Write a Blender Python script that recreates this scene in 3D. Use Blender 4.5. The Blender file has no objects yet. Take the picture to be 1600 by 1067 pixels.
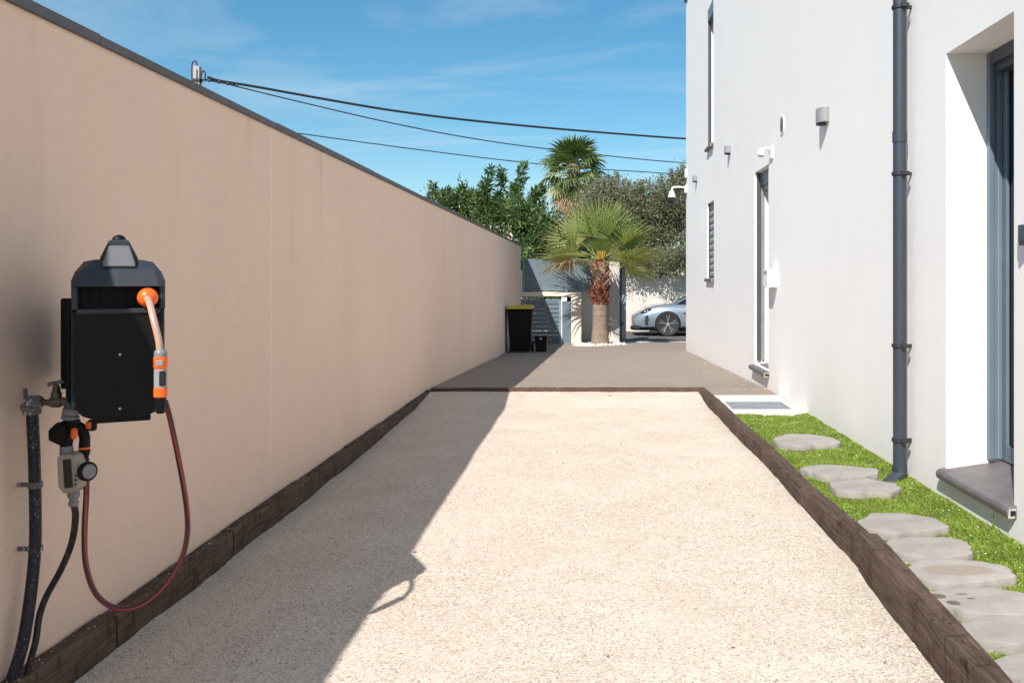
import bpy, math, random
import numpy as np
from mathutils import Vector, Matrix, noise as mnoise

R = math.radians
random.seed(7)
SC = bpy.context.scene
COL = SC.collection

# ------------------------------------------------------------------ camera, sky, sun, exposure
cd = bpy.data.cameras.new('camera')
cam = bpy.data.objects.new('camera', cd)
COL.objects.link(cam)
cam.location = (0, 0, 1.16)
cam.rotation_euler = (R(90), 0, 0)
cd.sensor_width = 36.0
cd.lens = 31.5
cd.shift_x = -121 / 1600
cd.shift_y = -97.5 / 1600
cd.clip_start = 0.05
cd.clip_end = 2000
SC.camera = cam

SUN_DIR = Vector((1.0, 2.25, -2.3)).normalized()        # the way the light travels
SUN_EL = math.asin(-SUN_DIR.z)
SUN_AZ = math.atan2(-SUN_DIR.x, -SUN_DIR.y)

world = bpy.data.worlds.new('World')
SC.world = world
world.use_nodes = True
wn, wl = world.node_tree.nodes, world.node_tree.links
bg = wn['Background']
sky = wn.new('ShaderNodeTexSky')
sky.sky_type = 'NISHITA'
sky.sun_disc = False
sky.sun_elevation = SUN_EL
sky.sun_rotation = SUN_AZ
sky.altitude = 50
sky.air_density = 1.0
sky.dust_density = 0.3
sky.ozone_density = 3.5
tc = wn.new('ShaderNodeTexCoord')
sep = wn.new('ShaderNodeSeparateXYZ')
wl.new(tc.outputs['Generated'], sep.inputs[0])


def wmath(op, a, b=None, clamp=False):
    n = wn.new('ShaderNodeMath'); n.operation = op; n.use_clamp = clamp
    for i, v in enumerate((a, b)):
        if v is None: continue
        if isinstance(v, (int, float)): n.inputs[i].default_value = v
        else: wl.new(v, n.inputs[i])
    return n.outputs[0]


zz = wmath('ADD', wmath('MAXIMUM', sep.outputs[2], 0.0), 0.12)
comb = wn.new('ShaderNodeCombineXYZ')
wl.new(wmath('DIVIDE', sep.outputs[0], zz), comb.inputs[0])
wl.new(wmath('DIVIDE', sep.outputs[1], zz), comb.inputs[1])
mp = wn.new('ShaderNodeMapping')
wl.new(comb.outputs[0], mp.inputs[0])
mp.inputs['Rotation'].default_value = (0, 0, R(-14))
mp.inputs['Scale'].default_value = (0.55, 1.5, 1)
nz = wn.new('ShaderNodeTexNoise'); nz.inputs['Scale'].default_value = 1.3
nz.inputs['Detail'].default_value = 9; nz.inputs['Roughness'].default_value = 0.62
nz.inputs['Distortion'].default_value = 0.7
wl.new(mp.outputs[0], nz.inputs['Vector'])
rp = wn.new('ShaderNodeValToRGB')
rp.color_ramp.elements[0].position = 0.46; rp.color_ramp.elements[0].color = (0, 0, 0, 1)
rp.color_ramp.elements[1].position = 0.80; rp.color_ramp.elements[1].color = (0.40, 0.40, 0.40, 1)
wl.new(nz.outputs[0], rp.inputs[0])
hz = wmath('MULTIPLY', wmath('SUBTRACT', 1.0, wmath('MULTIPLY', sep.outputs[2], 1.6), True), 0.10)   # pale air low over the horizon
cf = wmath('ADD', rp.outputs[0], hz, True)
mx = wn.new('ShaderNodeMix'); mx.data_type = 'RGBA'
wl.new(cf, mx.inputs[0])
hsv = wn.new('ShaderNodeHueSaturation')
hsv.inputs['Saturation'].default_value = 1.33
hsv.inputs['Hue'].default_value = 0.483
wl.new(sky.outputs[0], hsv.inputs['Color'])
wl.new(hsv.outputs[0], mx.inputs[6])
mx.inputs[7].default_value = (6.4, 7.2, 7.6, 1)
wl.new(mx.outputs[2], bg.inputs[0])
bg.inputs[1].default_value = 0.095

sl = bpy.data.lights.new('sun', 'SUN')
sl.energy = 5.0
sl.angle = R(0.53)
sl.color = (1.0, 0.950, 0.885)
sun = bpy.data.objects.new('sun', sl)
COL.objects.link(sun)
sun.rotation_euler = SUN_DIR.to_track_quat('-Z', 'Y').to_euler()
sun.location = (-8, -16, 18)

SC.view_settings.view_transform = 'Standard'
SC.view_settings.look = 'None'
SC.view_settings.exposure = 0.40
SC.view_settings.gamma = 1.0
SC.render.engine = 'CYCLES'
SC.cycles.max_bounces = 10
SC.cycles.diffuse_bounces = 6
SC.cycles.use_denoising = True


# ------------------------------------------------------------------ materials
class NT:
    def __init__(s, name):
        s.m = bpy.data.materials.new(name)
        s.m.use_nodes = True
        s.n, s.l = s.m.node_tree.nodes, s.m.node_tree.links
        s.b = s.n['Principled BSDF']
        s.out = s.n['Material Output']
        s.tc = s.n.new('ShaderNodeTexCoord')
        s.co = s.tc.outputs['Object']

    def put(s, sock, v):
        if isinstance(v, bpy.types.NodeSocket): s.l.new(v, sock)
        else:
            if isinstance(v, tuple) and len(v) == 3 and sock.type == 'RGBA': v = v + (1,)
            sock.default_value = v

    def math(s, op, a, b=0.0, clamp=False):
        n = s.n.new('ShaderNodeMath'); n.operation = op; n.use_clamp = clamp
        s.put(n.inputs[0], a); s.put(n.inputs[1], b)
        return n.outputs[0]

    def mapped(s, scale=(1, 1, 1), rot=(0, 0, 0), loc=(0, 0, 0)):
        n = s.n.new('ShaderNodeMapping'); s.l.new(s.co, n.inputs[0])
        n.inputs['Scale'].default_value = scale; n.inputs['Rotation'].default_value = rot
        n.inputs['Location'].default_value = loc
        return n.outputs[0]

    def noise(s, scale, detail=4, rough=0.55, vec=None, dist=0.0):
        n = s.n.new('ShaderNodeTexNoise'); n.inputs['Scale'].default_value = scale
        n.inputs['Detail'].default_value = detail; n.inputs['Roughness'].default_value = rough
        n.inputs['Distortion'].default_value = dist
        s.l.new(vec or s.co, n.inputs['Vector'])
        return n.outputs[0]

    def voro(s, scale, out='Distance', feature='F1', vec=None, rand=1.0):
        n = s.n.new('ShaderNodeTexVoronoi'); n.inputs['Scale'].default_value = scale
        n.feature = feature; n.inputs['Randomness'].default_value = rand
        s.l.new(vec or s.co, n.inputs['Vector'])
        return n.outputs[out]

    def ramp(s, fac, stops):
        n = s.n.new('ShaderNodeValToRGB')
        e = n.color_ramp.elements
        while len(e) < len(stops): e.new(0.5)
        for el, (p, c) in zip(e, stops):
            el.position = p
            el.color = (c if isinstance(c, tuple) else (c, c, c)) + (1,)
        s.l.new(fac, n.inputs[0])
        return n.outputs[0]

    def mix(s, fac, a, b, mode='MIX'):
        n = s.n.new('ShaderNodeMix'); n.data_type = 'RGBA'; n.blend_type = mode
        s.put(n.inputs[0], fac); s.put(n.inputs[6], a); s.put(n.inputs[7], b)
        return n.outputs[2]

    def bump(s, h, strength=0.3, dist=0.005, prev=None):
        n = s.n.new('ShaderNodeBump'); n.inputs['Strength'].default_value = strength
        n.inputs['Distance'].default_value = dist
        s.l.new(h, n.inputs['Height'])
        if prev: s.l.new(prev, n.inputs['Normal'])
        return n.outputs[0]

    def sep(s):
        n = s.n.new('ShaderNodeSeparateXYZ'); s.l.new(s.co, n.inputs[0])
        return n.outputs

    def done(s, col, rough=0.6, normal=None, metal=0.0, spec=0.5, coat=0.0):
        s.put(s.b.inputs['Base Color'], col)
        s.put(s.b.inputs['Roughness'], rough)
        s.b.inputs['Metallic'].default_value = metal
        s.b.inputs['Specular IOR Level'].default_value = spec
        s.b.inputs['Coat Weight'].default_value = coat
        if normal: s.l.new(normal, s.b.inputs['Normal'])
        return s.m


def simple(name, c, rough=0.5, metal=0.0, var=0.12, scale=14, bump=0.0, bscale=120, spec=0.5, coat=0.0):
    t = NT(name)
    k = t.ramp(t.noise(scale, 5), [(0.3, tuple(x * (1 - var) for x in c)), (0.7, tuple(min(1, x * (1 + var)) for x in c))])
    rr = t.math('ADD', t.math('MULTIPLY', t.noise(scale * 2.3, 3), 0.16), rough - 0.08)
    nb = t.bump(t.noise(bscale, 3), bump, 0.002) if bump else None
    return t.done(k, rr, nb, metal, spec, coat)


M = {}


def m_wall():
    t = NT('peach_render')
    base = (0.69, 0.555, 0.465)
    big = t.noise(0.8, 4, 0.6)
    c = t.ramp(big, [(0.3, (0.785, 0.600, 0.490)), (0.7, (0.835, 0.645, 0.525))])
    st = t.noise(1.0, 5, 0.6, t.mapped((3.0, 3.0, 0.12)))                    # rain streaks
    c = t.mix(t.math('MULTIPLY', t.ramp(st, [(0.5, 0.0), (0.75, 1.0)]), 0.16), c, (0.76, 0.54, 0.38))
    st2 = t.noise(1.0, 3, 0.5, t.mapped((1.4, 1.4, 0.08), loc=(3, 5, 0)))
    c = t.mix(t.math('MULTIPLY', t.ramp(st2, [(0.52, 0.0), (0.7, 1.0)]), 0.13), c, (0.60, 0.48, 0.43))
    z = t.sep()[2]
    dr = t.ramp(t.noise(1.0, 4, 0.6, t.mapped((7.0, 5.0, 0.5), loc=(1, 4, 2))), [(0.56, 0.0), (0.70, 1.0)])       # rust-brown drips below the coping
    top = t.ramp(t.math('ADD', z, t.math('MULTIPLY', t.noise(3, 3), 0.5)), [(0.0, 0.0), (1.0, 0.0)])
    top = t.math('MULTIPLY', t.math('SUBTRACT', t.math('ADD', z, t.math('MULTIPLY', t.noise(2.5, 3), 0.9)), 1.75), 1.6, True)
    c = t.mix(t.math('MULTIPLY', t.math('MULTIPLY', dr, top), 0.26), c, (0.56, 0.33, 0.17))
    tro = t.noise(1.0, 5, 0.65, t.mapped((5, 4.2, 5.5)), 1.6)
    c = t.mix(t.math('MULTIPLY', t.ramp(tro, [(0.45, 0.0), (0.7, 1.0)]), 0.10), c, (0.58, 0.43, 0.35))
    low = t.ramp(t.math('ADD', z, t.math('MULTIPLY', t.noise(6, 4), 0.16)), [(0.06, 1.0), (0.36, 0.0)])
    c = t.mix(t.math('MULTIPLY', low, 0.38), c, (0.52, 0.42, 0.34))           # soil splash at the foot
    band = t.ramp(t.math('ABSOLUTE', t.math('SUBTRACT', t.math('ADD', z, t.math('MULTIPLY', t.noise(1.2, 3), 0.10)), 1.37), 0.0), [(0.0, 1.0), (0.012, 0.0)])
    c = t.mix(t.math('MULTIPLY', band, 0.09), c, (0.50, 0.42, 0.37))          # day joint in the render
    pk = t.ramp(t.noise(55, 2), [(0.70, 0.0), (0.76, 1.0)])
    c = t.mix(t.math('MULTIPLY', pk, 0.16), c, (0.42, 0.33, 0.28))
    b = t.bump(t.noise(110, 6, 0.75), 0.8, 0.005)
    b = t.bump(tro, 0.25, 0.02, b)
    return t.done(c, 0.9, b, spec=0.2)


def m_facade():
    t = NT('white_render')
    c = t.ramp(t.noise(0.9, 5, 0.6), [(0.3, (0.83, 0.812, 0.795)), (0.7, (0.86, 0.845, 0.828))])
    st = t.noise(1.0, 4, 0.6, t.mapped((2.2, 2.2, 0.1)))
    c = t.mix(t.math('MULTIPLY', t.ramp(st, [(0.5, 0.0), (0.75, 1.0)]), 0.14), c, (0.80, 0.755, 0.70))
    z = t.sep()[2]
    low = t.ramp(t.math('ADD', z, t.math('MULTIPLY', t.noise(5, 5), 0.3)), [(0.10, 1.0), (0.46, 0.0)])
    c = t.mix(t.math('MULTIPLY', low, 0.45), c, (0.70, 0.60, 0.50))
    pit = t.ramp(t.noise(70, 3, 0.7), [(0.66, 0.0), (0.74, 0.35)])
    c = t.mix(pit, c, (0.66, 0.62, 0.58))
    b = t.bump(t.noise(95, 4, 0.65), 0.34, 0.004)
    b = t.bump(t.voro(38, 'Distance'), 0.05, 0.006, b)
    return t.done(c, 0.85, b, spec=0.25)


def m_gravel():
    t = NT('limestone_grit')
    v = t.voro(150, 'Color')
    sepc = t.n.new('ShaderNodeSeparateColor'); t.l.new(v, sepc.inputs[0])
    g = t.ramp(sepc.outputs[0], [(0.0, (0.22, 0.155, 0.115)), (0.12, (0.37, 0.285, 0.225)), (0.34, (0.575, 0.49, 0.415)), (0.85, (0.68, 0.595, 0.515)), (1.0, (0.74, 0.67, 0.60))])
    v2 = t.voro(310, 'Color')
    s2 = t.n.new('ShaderNodeSeparateColor'); t.l.new(v2, s2.inputs[0])
    g = t.mix(0.25, g, t.ramp(s2.outputs[1], [(0.0, (0.42, 0.35, 0.27)), (1.0, (0.70, 0.62, 0.52))]))
    big = t.noise(0.9, 6, 0.65)
    g = t.mix(t.ramp(big, [(0.35, 0.0), (0.7, 0.45)]), g, (0.67, 0.59, 0.49))
    dk = t.ramp(t.noise(1.7, 6, 0.7), [(0.46, 0.0), (0.72, 0.36)])
    g = t.mix(dk, g, (0.43, 0.345, 0.26))
    wear = t.noise(1.0, 5, 0.65, t.mapped((1.6, 0.35, 1)), 0.6)
    g = t.mix(t.ramp(wear, [(0.52, 0.0), (0.76, 0.25)]), g, (0.71, 0.635, 0.555))
    h = t.voro(150, 'Distance')
    b = t.bump(h, 0.7, 0.005)
    b = t.bump(t.noise(420, 2), 0.4, 0.002, b)
    return t.done(g, 0.95, b, spec=0.15)


def m_tarmac(name, a, bb, grain=260):
    t = NT(name)
    c = t.ramp(t.noise(1.1, 6, 0.65), [(0.3, a), (0.7, bb)])
    v = t.voro(grain, 'Color')
    s = t.n.new('ShaderNodeSeparateColor'); t.l.new(v, s.inputs[0])
    c = t.mix(0.45, c, t.ramp(s.outputs[0], [(0.0, tuple(x * 0.55 for x in a)), (0.7, bb), (1.0, tuple(x * 1.7 for x in bb))]))
    st = t.noise(1.0, 4, 0.6, t.mapped((0.5, 3.0, 1)))
    c = t.mix(t.ramp(st, [(0.55, 0.0), (0.75, 0.16)]), c, tuple(x * 0.6 for x in a))
    b = t.bump(t.voro(grain, 'Distance'), 0.6, 0.006)
    return t.done(c, 0.88, b, spec=0.3)


def m_timber():
    t = NT('stained_timber')
    gr = t.noise(1.0, 6, 0.65, t.mapped((70, 5, 70)), 0.6)
    c = t.ramp(gr, [(0.25, (0.032, 0.021, 0.016)), (0.5, (0.084, 0.056, 0.043)), (0.75, (0.165, 0.115, 0.090))])
    cr = t.noise(1.0, 6, 0.75, t.mapped((12, 15, 4)), 0.8)
    c = t.mix(t.ramp(cr, [(0.58, 0.0), (0.64, 0.85)]), c, (0.026, 0.015, 0.011))
    vs = t.noise(1.0, 5, 0.7, t.mapped((9, 16, 2.0), loc=(2, 1, 0)), 0.3)
    c = t.mix(t.ramp(vs, [(0.57, 0.0), (0.66, 0.75)]), c, (0.030, 0.018, 0.013))
    pl = t.noise(2.2, 4, 0.6)
    c = t.mix(t.ramp(pl, [(0.5, 0.0), (0.8, 0.45)]), c, (0.165, 0.115, 0.09))
    du = t.noise(26, 6, 0.75)
    c = t.mix(t.ramp(du, [(0.64, 0.0), (0.76, 0.45)]), c, (0.36, 0.30, 0.25))
    b = t.bump(gr, 0.6, 0.005)
    b = t.bump(cr, 0.15, 0.004, b)
    return t.done(c, 0.85, b, spec=0.15)


def m_stone():
    t = NT('cast_stone')
    c = t.ramp(t.noise(7, 7, 0.65), [(0.3, (0.275, 0.250, 0.228)), (0.7, (0.395, 0.365, 0.338))])
    rings = t.noise(1.0, 6, 0.6, t.mapped((3, 16, 3)), 0.8)
    c = t.mix(t.ramp(rings, [(0.58, 0.0), (0.72, 0.4)]), c, (0.28, 0.24, 0.205))
    c = t.mix(t.ramp(t.noise(3.5, 3), [(0.62, 0.0), (0.72, 0.45)]), c, (0.32, 0.265, 0.22))
    c = t.mix(t.ramp(t.noise(60, 4, 0.7), [(0.62, 0.0), (0.75, 0.4)]), c, (0.60, 0.55, 0.49))
    b = t.bump(t.noise(45, 7, 0.75), 0.7, 0.008)
    b = t.bump(rings, 0.3, 0.006, b)
    return t.done(c, 0.9, b, spec=0.2)


def m_leaf(name, c, trans=0.35, rough=0.5, var=0.3):
    t = NT(name)
    k = t.ramp(t.noise(6, 4), [(0.3, tuple(x * (1 - var) for x in c)), (0.7, tuple(x * (1 + var) for x in c))])
    t.done(k, rough, None, spec=0.4)
    tr = t.n.new('ShaderNodeBsdfTranslucent')
    tk = t.mix(0.5, k, (min(1, c[0] * 1.9), min(1, c[1] * 1.8), c[2] * 0.8))
    t.l.new(tk, tr.inputs[0])
    ms = t.n.new('ShaderNodeMixShader'); ms.inputs[0].default_value = trans
    t.l.new(t.b.outputs[0], ms.inputs[1]); t.l.new(tr.outputs[0], ms.inputs[2])
    t.l.new(ms.outputs[0], t.out.inputs[0])
    return t.m


def m_speckled(name, dark, light, thr=0.6, scale=90, rough=0.5):
    t = NT(name)
    f = t.ramp(t.noise(scale, 3, 0.6), [(thr, 0.0), (thr + 0.04, 1.0)])
    f2 = t.ramp(t.noise(7, 3, 0.6), [(0.42, 0.1), (0.62, 1.0)])
    c = t.mix(t.math('MULTIPLY', f, f2), dark, light)
    return t.done(c, rough, t.bump(t.noise(70, 3), 0.2, 0.002), spec=0.4)


def m_bark(name, a, bb, sc=(12, 12, 3)):
    t = NT(name)
    n = t.noise(1.0, 7, 0.7, t.mapped(sc), 0.5)
    c = t.ramp(n, [(0.3, a), (0.7, bb)])
    return t.done(c, 0.92, t.bump(n, 0.9, 0.03), spec=0.15)


def m_hose(name, a, bb):
    t = NT(name)                        # two-tone hose: stripe along the tube, from the uv round it
    u = t.n.new('ShaderNodeSeparateXYZ'); t.l.new(t.tc.outputs['UV'], u.inputs[0])
    s = t.math('FRACT', t.math('ADD', t.math('MULTIPLY', u.outputs[0], 3.0), t.math('MULTIPLY', u.outputs[1], 0.22)))
    c = t.mix(t.ramp(s, [(0.60, 0.0), (0.63, 1.0)]), a, bb)
    c = t.mix(t.ramp(t.noise(130, 4), [(0.62, 0.0), (0.72, 0.3)]), c, (0.3, 0.25, 0.2))
    return t.done(c, 0.42, None, spec=0.5)


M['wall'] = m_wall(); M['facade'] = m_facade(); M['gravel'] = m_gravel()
M['tarmac'] = m_tarmac('tarmac', (0.26, 0.212, 0.172), (0.33, 0.272, 0.225), 170)
M['asphalt'] = m_tarmac('street_asphalt', (0.105, 0.098, 0.095), (0.15, 0.14, 0.135), 120)
M['timber'] = m_timber(); M['stone'] = m_stone()
M['soil'] = m_tarmac('bare_soil', (0.17, 0.125, 0.085), (0.26, 0.20, 0.14), 40)
M['coping'] = simple('slate_coping', (0.075, 0.078, 0.086), 0.55, bump=0.15)
M['anthracite'] = simple('anthracite_paint', (0.050, 0.062, 0.078), 0.38, var=0.06)
M['pipe'] = simple('slate_blue_plastic', (0.036, 0.045, 0.060), 0.46, var=0.08)
M['bluegrey'] = simple('blue_grey_aluminium', (0.135, 0.180, 0.222), 0.42, var=0.08, scale=3)
M['bluelight'] = simple('pale_blue_grey_paint', (0.205, 0.262, 0.312), 0.45, var=0.08, scale=3)
M['cream'] = simple('cream_render', (0.74, 0.66, 0.57), 0.9, var=0.06, scale=2, bump=0.3)
M['jointfill'] = simple('pale_joint_filler', (0.86, 0.76, 0.66), 0.8, var=0.04)
M['greywall'] = simple('grey_beige_render', (0.40, 0.345, 0.315), 0.9, var=0.08, scale=2, bump=0.3)
M['streetwall'] = simple('street_wall_render', (0.66, 0.60, 0.54), 0.92, var=0.10, scale=1.5, bump=0.3)
M['blackplastic'] = simple('black_plastic', (0.0065, 0.0068, 0.0072), 0.5, var=0.2, bump=0.1, bscale=400, spec=0.18)
M['hood'] = simple('dark_grey_plastic', (0.034, 0.040, 0.050), 0.45, var=0.1, bump=0.08, bscale=400, spec=0.3)
M['greyplastic'] = simple('mid_grey_plastic', (0.19, 0.195, 0.205), 0.42, var=0.1)
M['facegrey'] = simple('handle_grey_plastic', (0.135, 0.14, 0.15), 0.38, var=0.1)
M['lightplastic'] = simple('light_grey_plastic', (0.40, 0.40, 0.41), 0.4, var=0.08)
M['nozzlegrey'] = simple('nozzle_grey_plastic', (0.27, 0.27, 0.275), 0.42, var=0.12, scale=80)
M['teal'] = simple('teal_plastic', (0.012, 0.15, 0.15), 0.4)
M['orange'] = simple('orange_plastic', (0.86, 0.135, 0.015), 0.34, var=0.05)
M['void'] = simple('dark_interior', (0.006, 0.006, 0.007), 0.8)
M['beige'] = simple('beige_grey_plastic', (0.33, 0.30, 0.24), 0.5, var=0.1, bump=0.1)
M['screen'] = simple('dark_screen', (0.012, 0.013, 0.013), 0.15)
M['brass'] = simple('dull_brass', (0.15, 0.125, 0.105), 0.48, metal=0.8, var=0.25, scale=60, bump=0.2)
M['oldpipe'] = m_speckled('paint_flecked_pipe', (0.009, 0.011, 0.020), (0.26, 0.26, 0.28), 0.615, 150, 0.5)
M['oldfit'] = m_speckled('paint_flecked_fitting', (0.12, 0.11, 0.105), (0.62, 0.60, 0.57), 0.56, 120, 0.6)
M['redhose'] = m_hose('red_black_hose', (0.035, 0.022, 0.022), (0.36, 0.035, 0.035))
M['greyhose'] = m_hose('grey_orange_hose', (0.36, 0.30, 0.27), (0.74, 0.26, 0.15))
M['blackhose'] = m_speckled('dusty_black_hose', (0.020, 0.019, 0.022), (0.12, 0.095, 0.075), 0.56, 60, 0.55)
M['sill'] = simple('slate_sill', (0.135, 0.122, 0.122), 0.5, var=0.2, scale=9, bump=0.25, bscale=60)
M['sillwhite'] = simple('white_sill_core', (0.42, 0.39, 0.36), 0.7)
M['white'] = simple('white_plastic', (0.82, 0.82, 0.81), 0.35, var=0.03)
M['lampgrey'] = simple('grey_lamp_shell', (0.27, 0.275, 0.285), 0.45, var=0.1, bump=0.15)
M['steel'] = simple('galvanised_steel', (0.42, 0.45, 0.48), 0.42, metal=0.6, var=0.15, scale=30)
M['concrete'] = simple('pale_concrete', (0.60, 0.565, 0.52), 0.9, var=0.10, scale=8, bump=0.4)
M['polecon'] = simple('pole_concrete', (0.42, 0.38, 0.34), 0.9, var=0.15, scale=6, bump=0.3)
M['cable'] = simple('black_cable', (0.020, 0.022, 0.026), 0.6)
M['yellow'] = simple('yellow_lid', (0.62, 0.42, 0.012), 0.4)
M['carpaint'] = simple('silver_blue_paint', (0.33, 0.395, 0.455), 0.32, metal=0.55, var=0.03, coat=0.8)
M['carglass'] = simple('tinted_glass', (0.02, 0.023, 0.026), 0.06, spec=0.8)
M['rubber'] = simple('rubber', (0.022, 0.022, 0.023), 0.75)
M['rim'] = simple('silver_rim', (0.68, 0.69, 0.70), 0.3, metal=0.8)
M['red'] = simple('red_paint', (0.55, 0.02, 0.025), 0.35)
M['pebble'] = simple('white_pebble', (0.72, 0.69, 0.65), 0.8, var=0.12, scale=5)
M['glass'] = simple('dark_window_glass', (0.010, 0.014, 0.020), 0.05, spec=0.7)
M['rooftile'] = simple('grey_roof', (0.30, 0.29, 0.28), 0.8)
M['leafA'] = m_leaf('leaf_deep_green', (0.085, 0.145, 0.045), 0.3, 0.34)
M['leafB'] = m_leaf('leaf_mid_green', (0.175, 0.235, 0.085), 0.3, 0.34)
M['leafC'] = m_leaf('leaf_dark_green', (0.045, 0.085, 0.026))
M['leafD'] = m_leaf('leaf_fresh_green', (0.185, 0.270, 0.055))
M['olA'] = m_leaf('olive_leaf_grey', (0.185, 0.190, 0.105), 0.2, 0.45)
M['olB'] = m_leaf('olive_leaf_green', (0.105, 0.122, 0.060), 0.2, 0.45)
M['olC'] = m_leaf('olive_leaf_pale', (0.31, 0.295, 0.185), 0.2, 0.5)
M['frondA'] = m_leaf('frond_green', (0.215, 0.275, 0.080), 0.3, 0.42, 0.18)
M['frondB'] = m_leaf('frond_yellow_green', (0.35, 0.375, 0.140), 0.3, 0.45, 0.18)
M['frondC'] = m_leaf('frond_deep_green', (0.105, 0.155, 0.045), 0.3, 0.42, 0.2)
M['frondD'] = m_leaf('frond_straw', (0.42, 0.29, 0.19), 0.25, 0.7, 0.2)
M['petiole'] = simple('ochre_petiole', (0.52, 0.31, 0.025), 0.5, var=0.2)
M['petgreen'] = simple('green_petiole', (0.24, 0.27, 0.08), 0.5, var=0.2)
M['boot'] = m_bark('palm_boot', (0.095, 0.030, 0.016), (0.30, 0.125, 0.075), (16, 16, 8))
M['boottan'] = m_bark('palm_boot_tan', (0.20, 0.085, 0.045), (0.52, 0.37, 0.26), (16, 16, 8))
M['palmbark'] = m_bark('palm_bark', (0.15, 0.105, 0.078), (0.40, 0.315, 0.25), (22, 22, 30))
M['bark'] = m_bark('tree_bark', (0.075, 0.060, 0.048), (0.17, 0.14, 0.115))
M['grassA'] = m_leaf('grass_green', (0.190, 0.285, 0.030), 0.3, 0.55, 0.25)
M['grassB'] = m_leaf('grass_light', (0.27, 0.36, 0.060), 0.3, 0.55, 0.25)
M['grassC'] = m_leaf('grass_straw', (0.38, 0.36, 0.16), 0.3, 0.6, 0.25)
M['turfbase'] = simple('turf_backing', (0.085, 0.115, 0.022), 0.9, var=0.3, scale=20)
M['drydebris'] = simple('dry_leaf', (0.16, 0.095, 0.05), 0.8, var=0.3)
M['gritA'] = simple('grit_pale', (0.70, 0.60, 0.51), 0.95, var=0.1)
M['gritB'] = simple('grit_tan', (0.57, 0.46, 0.37), 0.95, var=0.1)
M['gritC'] = simple('grit_grey', (0.27, 0.21, 0.17), 0.95, var=0.1)


# ------------------------------------------------------------------ object helpers
OFF = {}


def tag(o, label=None, cat=None, group=None, kind=None):
    if label: o['label'] = label
    if cat: o['category'] = cat
    if group: o['group'] = group
    if kind: o['kind'] = kind
    return o


def thing(name, label, cat, loc=(0, 0, 0), rz=0.0, group=None):
    o = bpy.data.objects.new(name, None)
    o.empty_display_size = 0.1
    COL.objects.link(o)
    o.location = loc
    o.rotation_euler = (0, 0, rz)
    OFF[o.name] = Vector(loc)
    return tag(o, label, cat, group)


def link(name, me, parent=None, loc=None):
    o = bpy.data.objects.new(name, me)
    COL.objects.link(o)
    if parent:
        o.parent = parent
        OFF[o.name] = OFF[parent.name]
    if loc is not None: o.location = loc
    return o


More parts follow.
